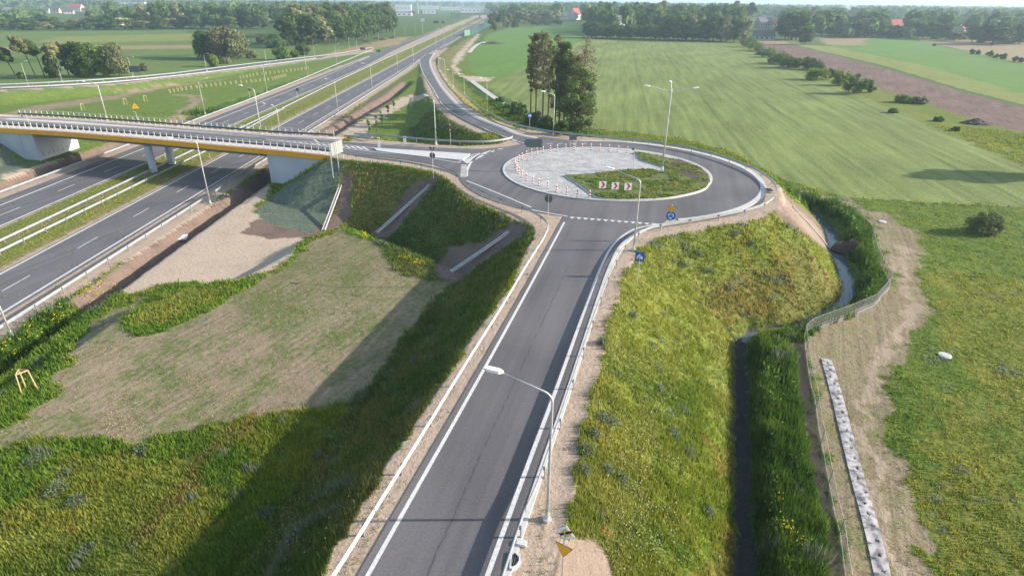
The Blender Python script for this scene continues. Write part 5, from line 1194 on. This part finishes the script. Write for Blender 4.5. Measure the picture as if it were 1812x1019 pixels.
# far-off wood as one mass
def distant_wood():
    rng=np.random.default_rng(77);pts=[]
    for yy,sp in ((600,8),(645,8),(700,9),(820,10),(950,11),(1100,12),(1300,14),(1550,16),(1850,19),(2200,23),(2700,28),(3300,34),(4200,42),(5500,55),(7200,75),(9500,100)):
        for sub in range(3):
            y=yy*(1+.06*sub)
            xs=np.arange(-y*.95,y*.95,sp)+rng.uniform(-sp/2,sp/2)
            for x in xs:
                x2=x+rng.uniform(-.4,.4)*sp;y2=y+rng.uniform(-.03,.03)*y
                px,py=P((x2,y2,0))
                if -118-(y2-400)*.03<x2<-22+0*y2 and y2<1500: continue
                if 690<px<870 and y2<1750: continue
                if 860<px<1035 and y2<1000: continue
                if px<505 and y2<760: continue
                if y2<690 and not (1045<px<1320 or 1440<px<1840): continue
                if px>1640 and y2<900 and rng.random()<.5: continue
                if 1310<px<1380 and y2<1000: continue
                if blocked(px,py): continue
                if rng.random()<.07+.1*(vnoise(np.array([x2/300]),np.array([y2/300]),3)[0]>.6)*3: continue
                hh=rng.uniform(16,25)*(1.15 if px>980 and px<1330 else 1)
                if px<190 and y2<1500: hh*=.42
                if (74<px<160 or 6<px<26) and y2<1450: continue
                if 205<px<272 and y2<2200: hh*=.42
                if (1563<px<1604 or 1680<px<1710 or 1484<px<1514) and y2<1100: hh*=.5
                pts.append((x2,y2,hh,sp*.72))
    pts=np.array(pts);n=len(pts);m=34
    d=rng.normal(size=(n,m,3));d/=np.linalg.norm(d,axis=2)[...,None];d[...,2]=np.abs(d[...,2])*1.0-.25
    h=pts[:,2][:,None];w=np.minimum(pts[:,3],11)[:,None]
    c=np.stack([pts[:,0][:,None]+d[...,0]*w*.8,pts[:,1][:,None]+d[...,1]*w*.8,h*.55+d[...,2]*h*.42],-1).reshape(-1,3)
    nn=d.reshape(-1,3)+rng.normal(size=(n*m,3))*.5;nn/=np.linalg.norm(nn,axis=1)[:,None]
    u=np.cross(nn,rng.normal(size=(n*m,3)));u/=np.linalg.norm(u,axis=1)[:,None];v=np.cross(nn,u)
    s=np.repeat((np.minimum(pts[:,3],13)*.42),m)[:,None]*(.6+.7*rng.random((n*m,1)))
    q=np.stack([c-u*s-v*s,c+u*s-v*s*.8,c+u*s*.8+v*s,c-u*s+v*s*.9],1).reshape(-1,3)
    k=np.repeat(rng.random(n),m)[:,None];col=np.array(DG[0])*(1-k)+np.array(MG[1])*k;col=col*(.75+.5*rng.random((n*m,1)))
    me=numpy_mesh('distant_wood',q,np.arange(4*n*m),4,LEAF,{'col':np.repeat(col,4,axis=0)})
    o=bpy.data.objects.new('distant_wood',me);COL.objects.link(o);tag(o,'far-off wood reaching the horizon','wood',kind='stuff');print('wood',n)
distant_wood()
# ---------------------------------------------------------------- far buildings
def house(x0,x1,yt,yb,label,wall='plaster',roof='redroof',flat=False,yaw=.2,cat='house',dep=.8,z=.2):
    b=S((x0+x1)/2,yb,z);k=wpx(b,1.);w=(x1-x0)*k;h=(yb-yt)*k;d=max(6,w*dep);name='house' if not flat else 'hall'
    e=empty(name,b,label,cat,'far '+('houses' if not flat else 'halls'),yaw)
    hw_=h*(.5 if not flat else .93)
    m=MB().box((0,0,hw_/2),(w,d,hw_),wall)
    if not flat: m.add([(-w/2,-d/2,hw_),(-w/2,d/2,hw_),(-w/2,0,h-.2),(w/2,-d/2,hw_),(w/2,d/2,hw_),(w/2,0,h-.2)],[(0,2,1),(3,4,5)],wall)
    m.build('wall',e)
    if flat: MB().box((0,0,hw_+h*.035),(w*1.01,d*1.01,h*.07),roof).build('roof',e)
    else:
        r=MB();o=.5;s=(h-hw_)/(d/2);zz=hw_-o*s
        vs=[(-w/2-o,-d/2-o,zz),(w/2+o,-d/2-o,zz),(w/2+o,0,h),(-w/2-o,0,h),(-w/2-o,d/2+o,zz),(w/2+o,d/2+o,zz)]
        vs+=[(a,b_,c+.25) for a,b_,c in vs];r.add(vs,[(6,7,8,9),(9,8,11,10),(0,3,2,1),(3,4,5,2),(0,1,7,6),(4,10,11,5),(0,6,9,3),(3,9,10,4),(1,2,8,7),(2,5,11,8)],roof);ro=r.build('roof',e)
        MB().box((w*.2,d*.12,h+.1),(.7,.7,1.6),'redroof').build('chimney',ro)
    nw=max(2,int(w/ (4 if not flat else 9)))
    for i in range(nw):
        x=-w/2+w*(i+.5)/nw;MB().box((x,-d/2-.03,hw_*.5),(w/nw*.4,.08,min(1.6,hw_*.35)),'glassd').build('window',e)
    return e
house(1008,1026,17,36,'white house with a bright red roof and chimney behind the dark hedge',yaw=.9)
house(993,1010,24,35,'dark-roofed house left of the red-roofed one behind the hedge',wall='plasterg',roof='darkroof',yaw=.2)
house(1034,1041,14,21,'small house with a reddish roof in the far wood',yaw=.5)
house(1082,1104,29,46,'dark-roofed house with a pale gable behind the field wood',roof='darkroof',yaw=.6)
house(1333,1367,56,72,'long low barn with a dark brown roof at the end of the ploughed field',wall='plasterg',roof='darkroof',yaw=-.05,dep=.35)
house(1336,1364,33,49,'grey farm building behind the long low barn',wall='plasterg',roof='darkroof',yaw=.4,dep=.5)
house(1362,1384,36,48,'brown-roofed farm building beside the grey one',wall='plaster',roof='redroof',yaw=-.2,dep=.5)
house(1568,1598,37,56,'house with a large red roof half hidden in the right wood',yaw=.25,dep=.6)
house(1597,1612,45,54,'small red-roofed outbuilding beside the large red roof',yaw=.1)
house(1686,1706,46,60,'white-gabled house with a red roof in the far right trees',yaw=.9)
house(1678,1690,26,36,'pale house above the white-gabled one in the far right trees',yaw=.3)
house(1487,1500,21,29,'white-roofed house in the right wood, left of two',roof='hall',yaw=.3)
house(1501,1510,22,30,'white-roofed house in the right wood, right of two',roof='hall',yaw=.3)
house(1424,1438,25,33,'reddish roof in the wood behind the great dark trees',yaw=.2)
house(1500-8,1506,50,58,'pale wall glimpsed through the right wood',wall='plasterg',roof='darkroof')
house(9,23,15,27,'white gabled house at the left end of the skyline',roof='darkroof',yaw=1.3)
house(-4,7,17,28,'pale house cut by the left edge of the photo',roof='darkroof',yaw=.2)
house(79,88,15,24,'small white house among the left treetops',roof='darkroof',yaw=.3)
house(97,107,15,24,'small yellowish house among the left treetops',wall='sand_wall',roof='darkroof',yaw=.1)
house(128,147,9,21,'white house with dormers among the left treetops',roof='redroof',yaw=.1)
house(116,130,18,25,'low white house beside the dormered one',roof='darkroof',yaw=.4)
house(147,156,15,22,'low pink house right of the dormered one',roof='redroof',yaw=.1)
for a in ((701,728,9,21,'white hall beside the thin mast, leftmost'),(703,729,23,29,'long low white wall below the leftmost hall'),(744,776,11,17,'white hall right of the thin mast'),(748,770,18,25,'smaller white hall below the one right of the mast'),(780,816,13,19,'low pale hall in the middle of the industrial estate'),(815,855,15,23,'wide grey-blue hall at the right end of the estate'),(216,262,5,13,'long white hall on the left skyline'),(370,386,2,7,'reddish-white hall on the left skyline behind the wood'),(392,400,3,8,'small white hall on the left skyline'),(1748,1757,8,15,'pale tower block on the right horizon')):
    house(*a,wall='hall',roof='plasterg',flat=True,yaw=.1,cat='industrial hall' if 'tower' not in a[4] else 'tower block',dep=.6)
b=S(740,26,0);tag(MB().tube([(0,0,0),(0,0,top_of(b,-8))],[1.2,.5],'pole',8).tube([(0,0,top_of(b,3)),(0,0,top_of(b,1))],[1.6,1.6],'post',8).build('mast',loc=b),'thin tall mast rising above the industrial halls','mast')
for i,(x,y) in enumerate(((730,25),(751,24))):
    b=S(x,y,0);tag(MB().box((0,0,2.5),(14,8,5),'sred').box((0,0,5.1),(14.4,8.4,.4),'darkroof').build('container_stack',loc=b),'red container stack by the white halls, %s'%('left','right')[i],'container')
# far overbridge
fb=empty('far_bridge',S(835,33,0),'pinkish road bridge crossing the highway in the far distance','bridge');b=Vector(S(835,33,0));k=wpx(tuple(b),1.)
MB().box((-2*k,0,6.3),(68*k,12,1.6),'pink').box((-2*k,-6.1,7.4),(68*k,.4,1.),'board').build('deck',fb)
for x in (-23,14): MB().box((x*k,0,2.8),(2.2*k if x>0 else 4,10,5.6),'conc').build('pier',fb)
MB().prism([(-36*k,-5),(-24*k,-5),(-24*k,5),(-36*k,5)],-.2,5.5,'conc').build('abutment',fb)
# noise barriers
def nbar(pts,h,mat,label):
    o=np.array((pts[0][0],pts[0][1],0.));e=empty('noise_barrier',tuple(o),label,'noise barrier','noise barriers');q=[np.array((a,b,0.))-o for a,b in pts]
    MB().sweep(q,[(-.1,0),(.1,0),(.1,h),(-.1,h)],mat).build('panel',e)
    for p in resample(q,step=6.)[:60]: MB().box((p[0],p[1],h/2),(.3,.3,h+.2),'post').build('post',e)
nbar([(-43.8,566),(-38.2,574)],5.,'barrier','short green noise barrier facing the slip road');nbar([(-38.2,573),(-34,700),(-30,860)],5.2,'barrier_shaded','long noise barrier with shade painted in as dark teal, running along the far highway')
# ---------------------------------------------------------------- grass and flowers near the camera
def grass():
    rng=np.random.default_rng(5);n=700000
    r=16.5*np.exp(rng.random(n)*math.log(190/16.5));a=rng.uniform(-54,55,n)*math.pi/180;x=r*np.sin(a);y=r*np.cos(a)
    idx=zone_arrays(x,y);gh=TS[idx][:,1];patch=idx==ZK.index('patch')
    gv=(idx==ZK.index('gravel'))&(rng.random(n)<.05)&(fbm(x/1.5,y/1.5,18,3)>.56)&((poly_dist(x,y,PLAT)>-1.6)|(x<-40));gh=np.where(gv,.13,gh)
    keep=(gh>0)&(gv|(rng.random(n)<np.where(patch|(idx==ZK.index('patchg'))|(idx==ZK.index('dirttrack')),.4,.75)*np.clip(gh/.35,.35,1)))
    # bare gaps and clumps
    cl=fbm(x/1.3,y/1.3,61,3);keep&=(cl>.36)|(rng.random(n)<.35);keep&=(~patch)|(fbm(x/2.5,y/2.5,66,4)>.53)
    d,_=seg_dist(x,y,STREAM);keep&=d>.65
    x=x[keep];y=y[keep];idx=idx[keep];r=r[keep];gh=gh[keep];n=len(x);z=H(x,y)
    big=.7+.6*fbm(x/.8,y/.8,71,3)+.3*(vnoise(x/4,y/4,73)-.3);h=gh*np.clip(big,.3,2)*(.6+.7*rng.random(n));w=.0009*r+.008
    m1=np.clip((fbm(x/1.8,y/1.8,81,4)-.5)*3+.5+.35*rng.normal(size=n),0,1)[:,None]
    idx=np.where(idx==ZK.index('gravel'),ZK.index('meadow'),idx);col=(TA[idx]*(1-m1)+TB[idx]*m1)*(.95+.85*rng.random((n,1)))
    tint=fbm(x/5,y/5,91,3)[:,None];col*=1+(tint-.5)*np.array((.6,.3,.1))
    col*=np.array((1.2,1.12,.98))
    # grey-green herbs in round clumps
    hb=(vnoise(x/1.2,y/1.2,99)>.86)&(vnoise(x/9,y/9,98)>.45);col[hb]=np.array((.20,.24,.15))*(.7+.5*rng.random((hb.sum(),1)));h[hb]*=1.25
    B=3;vs=[]
    for k in range(B):
        t=rng.random(n)*6.283;ln=.45*h*rng.random(n);o=np.stack([rng.normal(size=n),rng.normal(size=n)],1)*(.05+.002*r)[:,None]
        p=np.stack([x+o[:,0],y+o[:,1],z-.03],1);s=np.stack([np.cos(t),np.sin(t),0*t],1)*w[:,None]
        # blades lean a little downwind, towards the left of the view
        tip=p+np.stack([-np.sin(t)*ln-.04*h,np.cos(t)*ln,h*(.7+.4*rng.random(n))],1);vs.append(np.stack([p-s,p+s,tip],1))
    q=np.concatenate(vs,0).reshape(-1,3);c=np.repeat(np.concatenate([col*(.9+.2*rng.random((n,1))) for _ in range(B)],0),3,axis=0)
    me=numpy_mesh('grass',q,np.arange(len(q)),3,GRASSM,{'col':c});o=bpy.data.objects.new('grass',me);COL.objects.link(o);tag(o,'tall wild grass and weeds on the banks and meadows','grass',kind='stuff');print('tufts',n)
grass()
def bed_grass():
    rng=np.random.default_rng(33);n=26000;x=rng.uniform(-2,30,n);y=rng.uniform(68,102,n);k=np.zeros(n,bool)
    for bb in BEDS: k|=inside(x,y,bb)
    x=x[k];y=y[k];n=len(x);bare=fbm(x/1.6,y/1.6,3,3)>.44;x=x[bare];y=y[bare];n=len(x);h=.10+.22*fbm(x/.8,y/.8,5,3)
    m=np.clip((fbm(x/1.2,y/1.2,8,3)-.5)*4+.5,0,1)[:,None];col=(np.array((.12,.18,.03))*(1-m)+np.array((.22,.24,.07))*m)*(.8+.8*rng.random((n,1)));vs=[]
    for b_ in range(2):
        t=rng.random(n)*6.283;p=np.stack([x+rng.normal(size=n)*.1,y+rng.normal(size=n)*.1,np.full(n,6.28)],1);s=np.stack([np.cos(t),np.sin(t),0*t],1)*.09;tip=p+np.stack([-np.sin(t)*.4*h,np.cos(t)*.4*h,h],1);vs.append(np.stack([p-s,p+s,tip],1))
    q=np.concatenate(vs,0).reshape(-1,3);c=np.repeat(np.concatenate([col,col],0),3,axis=0)
    o=bpy.data.objects.new('island_weeds',numpy_mesh('island_weeds',q,np.arange(len(q)),3,GRASSM,{'col':c}));COL.objects.link(o);tag(o,'short weedy grass on the roundabout bed','grass',kind='stuff')
bed_grass()
def herbs():
    rng=np.random.default_rng(44);vs=[];cs=[]
    for px,py,r,hh in ((1062,742,.6,.5),(1078,748,.6,.5),(1048,770,.5,.5),(1036,800,.55,.6),(1032,835,.5,.5),(1096,850,.6,.5),(1072,832,.5,.45),(1066,608,.45,.5),(1190,770,.6,.5),(1216,800,.5,.5),(1250,905,.5,.5),(1300,415,.7,.6),(1330,432,.5,.5),(1210,470,.7,.5),(1252,480,.7,.5),(1235,452,.6,.5),(1290,512,.6,.5),(1165,690,.5,.4),(1120,560,.5,.4),(100,870,.7,.6),(250,720+80,.6,.5),(135,890,.6,.5),(60,820,.7,.6)):
        g=G(px,py);n=240
        d=rng.normal(size=(n,3));d/=np.linalg.norm(d,axis=1)[:,None];d[:,2]=np.abs(d[:,2]);p=np.array(g)+d*np.array((r,r,hh))*rng.random((n,1))**.4
        u=rng.normal(size=(n,3));u/=np.linalg.norm(u,axis=1)[:,None];v=np.cross(u,rng.normal(size=(n,3)));v/=np.linalg.norm(v,axis=1)[:,None];s=.055
        vs.append(np.stack([p-u*s,p+v*s,p+u*s,p-v*s],1).reshape(-1,3));c=np.array((.17,.21,.14))*(.7+.6*rng.random((n,1)));cs.append(np.repeat(c,4,axis=0))
    vs=np.concatenate(vs);o=bpy.data.objects.new('grey_herbs',numpy_mesh('grey_herbs',vs,np.arange(len(vs)),4,GRASSM,{'col':np.concatenate(cs)}));COL.objects.link(o);tag(o,'grey-green herb cushions scattered on the banks','herbs',kind='stuff')
herbs()
def flowers():
    rng=np.random.default_rng(9);vs=[];cs=[]
    def dots(pts,per,sx,size,col,h,reg=None):
        for px,py in pts:
            g=G(px,py)
            for _ in range(per):
                x=g[0]+rng.normal()*sx;y=g[1]+rng.normal()*sx;z=ground(x,y)+h*(.6+.6*rng.random())
                u=rng.normal(size=3);u/=np.linalg.norm(u);v=np.cross(u,rng.normal(size=3));v/=np.linalg.norm(v);s=size*(.6+.8*rng.random());p=np.array((x,y,z))
                vs.extend([p-u*s,p+v*s,p+u*s,p-v*s]);cc=np.array(col)*(.8+.4*rng.random());cs.extend([cc]*4)
    Y=(.62,.55,.02);W=(.50,.54,.36);RD_=(.6,.06,.03)
    dots([(15,635),(35,622),(55,610),(62,605),(100,578),(112,570),(128,556),(160,537),(172,530),(190,518),(205,514),(118,566),(70,600),(180,525)],26,.55,.075,Y,.75)
    dots([(642,416),(650,424),(720,460),(735,468),(742,470),(645,420)],26,.35,.07,Y,.5)
    dots([(1375,945),(1390,950),(1400,965),(1370,900),(1415,975),(1360,940)],22,.3,.045,Y,.9)
    dots([(1500,1010),(1460,470),(1280,560),(230,605)],5,.5,.05,Y,.5)
    pts=[]
    for _ in range(190):
        t=rng.random();px=1095+t*90+rng.normal()*26;py=560+rng.random()*460;pts.append((px,py))
    dots(pts,9,.55,.035,W,.42)
    dots([(1105+rng.normal()*30,540+rng.normal()*60) for _ in range(50)],7,.6,.04,W,.45)
    dots([(1235+rng.normal()*40,480+rng.normal()*30) for _ in range(40)],7,.6,.045,W,.45)
    dots([(1465,458),(1461,492),(1463,495),(1320,430),(1076,947)],7,.22,.06,RD_,.45);dots([(705,375),(741,317),(1420,440),(137,953)],4,.3,.05,RD_,.5)
    dots([(520+rng.normal()*18,960-rng.normal()*40) for _ in range(30)]+[(600+rng.normal()*30,860-rng.normal()*40) for _ in range(20)],5,.5,.035,(.42,.36,.30),.5)
    me=numpy_mesh('wildflowers',np.array(vs),np.arange(len(vs)),4,GRASSM,{'col':np.array(cs)});o=bpy.data.objects.new('wildflowers',me);COL.objects.link(o);tag(o,'scattered yellow, white and red wildflowers in the grass','wildflowers',kind='stuff')
flowers()
# dense weeds in the ditch as leafy clumps
def weeds():
    rng=np.random.default_rng(15);n=90000
    x=rng.uniform(8,56,n);y=rng.uniform(18,112,n);d,_=seg_dist(x,y,STREAM);idx=zone_arrays(x,y);cl=vnoise(x/.9,y/.9,5)
    k=(idx==ZK.index('dense'))&(d>.6)&(cl>.33)&(rng.random(n)<.9);x=x[k];y=y[k];n=len(x);z=H(x,y)
    bump=vnoise(x/1.1,y/1.1,7);u=rng.normal(size=(n,3));u/=np.linalg.norm(u,axis=1)[:,None];v=np.cross(u,rng.normal(size=(n,3)));v/=np.linalg.norm(v,axis=1)[:,None]
    p=np.stack([x,y,z+rng.random(n)*(.3+1.0*bump)],1);s=(.05+.0014*np.hypot(x,y))[:,None]*(.6+.8*rng.random((n,1)))
    q=np.stack([p-u*s,p+v*s*.7,p+u*s,p-v*s*.7],1).reshape(-1,3);m=(vnoise(x/1.4,y/1.4,13)[:,None]+.3*rng.random((n,1)));col=np.array((.065,.15,.028))*(1-m)+np.array((.15,.26,.045))*m
    me=numpy_mesh('ditch_weeds',q,np.arange(4*n),4,GRASSM,{'col':np.repeat(col,4,axis=0)});o=bpy.data.objects.new('ditch_weeds',me);COL.objects.link(o);tag(o,'dense dark green weeds filling the stream banks','weeds',kind='stuff')
weeds()
# ---------------------------------------------------------------- light
SUN_EL=R(21);SUN_AZ=R(89)       # azimuth clockwise from the view direction
w=bpy.data.worlds.new('World');SC.world=w;w.use_nodes=True;nt=w.node_tree;bg=nt.nodes['Background']
sk=nt.nodes.new('ShaderNodeTexSky');sk.sky_type='NISHITA';sk.sun_disc=False;sk.sun_elevation=SUN_EL;sk.sun_rotation=SUN_AZ
sk.air_density=1.2;sk.dust_density=1.5;sk.ozone_density=1.
nt.links.new(sk.outputs[0],bg.inputs[0]);bg.inputs[1].default_value=.13
sl=bpy.data.lights.new('sun','SUN');sl.energy=4.6;sl.angle=R(.5);sl.color=(1,.89,.76)
so=bpy.data.objects.new('sun',sl);COL.objects.link(so)
d=Vector((math.sin(SUN_AZ)*math.cos(SUN_EL),math.cos(SUN_AZ)*math.cos(SUN_EL),math.sin(SUN_EL)))
so.rotation_euler=d.to_track_quat('Z','Y').to_euler()
SC.view_settings.view_transform='Standard';SC.view_settings.look='None';SC.view_settings.exposure=.95;SC.view_settings.gamma=1
SC.render.engine='CYCLES';SC.cycles.max_bounces=6;SC.cycles.transparent_max_bounces=12;SC.cycles.diffuse_bounces=3

hz=MB().box((0,5000,59),(26000,11400,122),'hazem') if 0 else None
hm=bpy.data.materials.new('haze');hm.use_nodes=True;nt=hm.node_tree;nt.nodes.remove(nt.nodes['Principled BSDF'])
pv=nt.nodes.new('ShaderNodeVolumePrincipled');pv.inputs['Color'].default_value=(.60,.79,1,1);pv.inputs['Density'].default_value=.00023;pv.inputs['Anisotropy'].default_value=.25
nt.links.new(pv.outputs[0],nt.nodes['Material Output'].inputs['Volume'])
M['haze']=hm;ho=MB().box((0,7000,31),(32000,15000,70),'haze').build('haze');tag(ho,'pale summer haze over the plain','haze',kind='stuff')
SC.cycles.volume_bounces=1
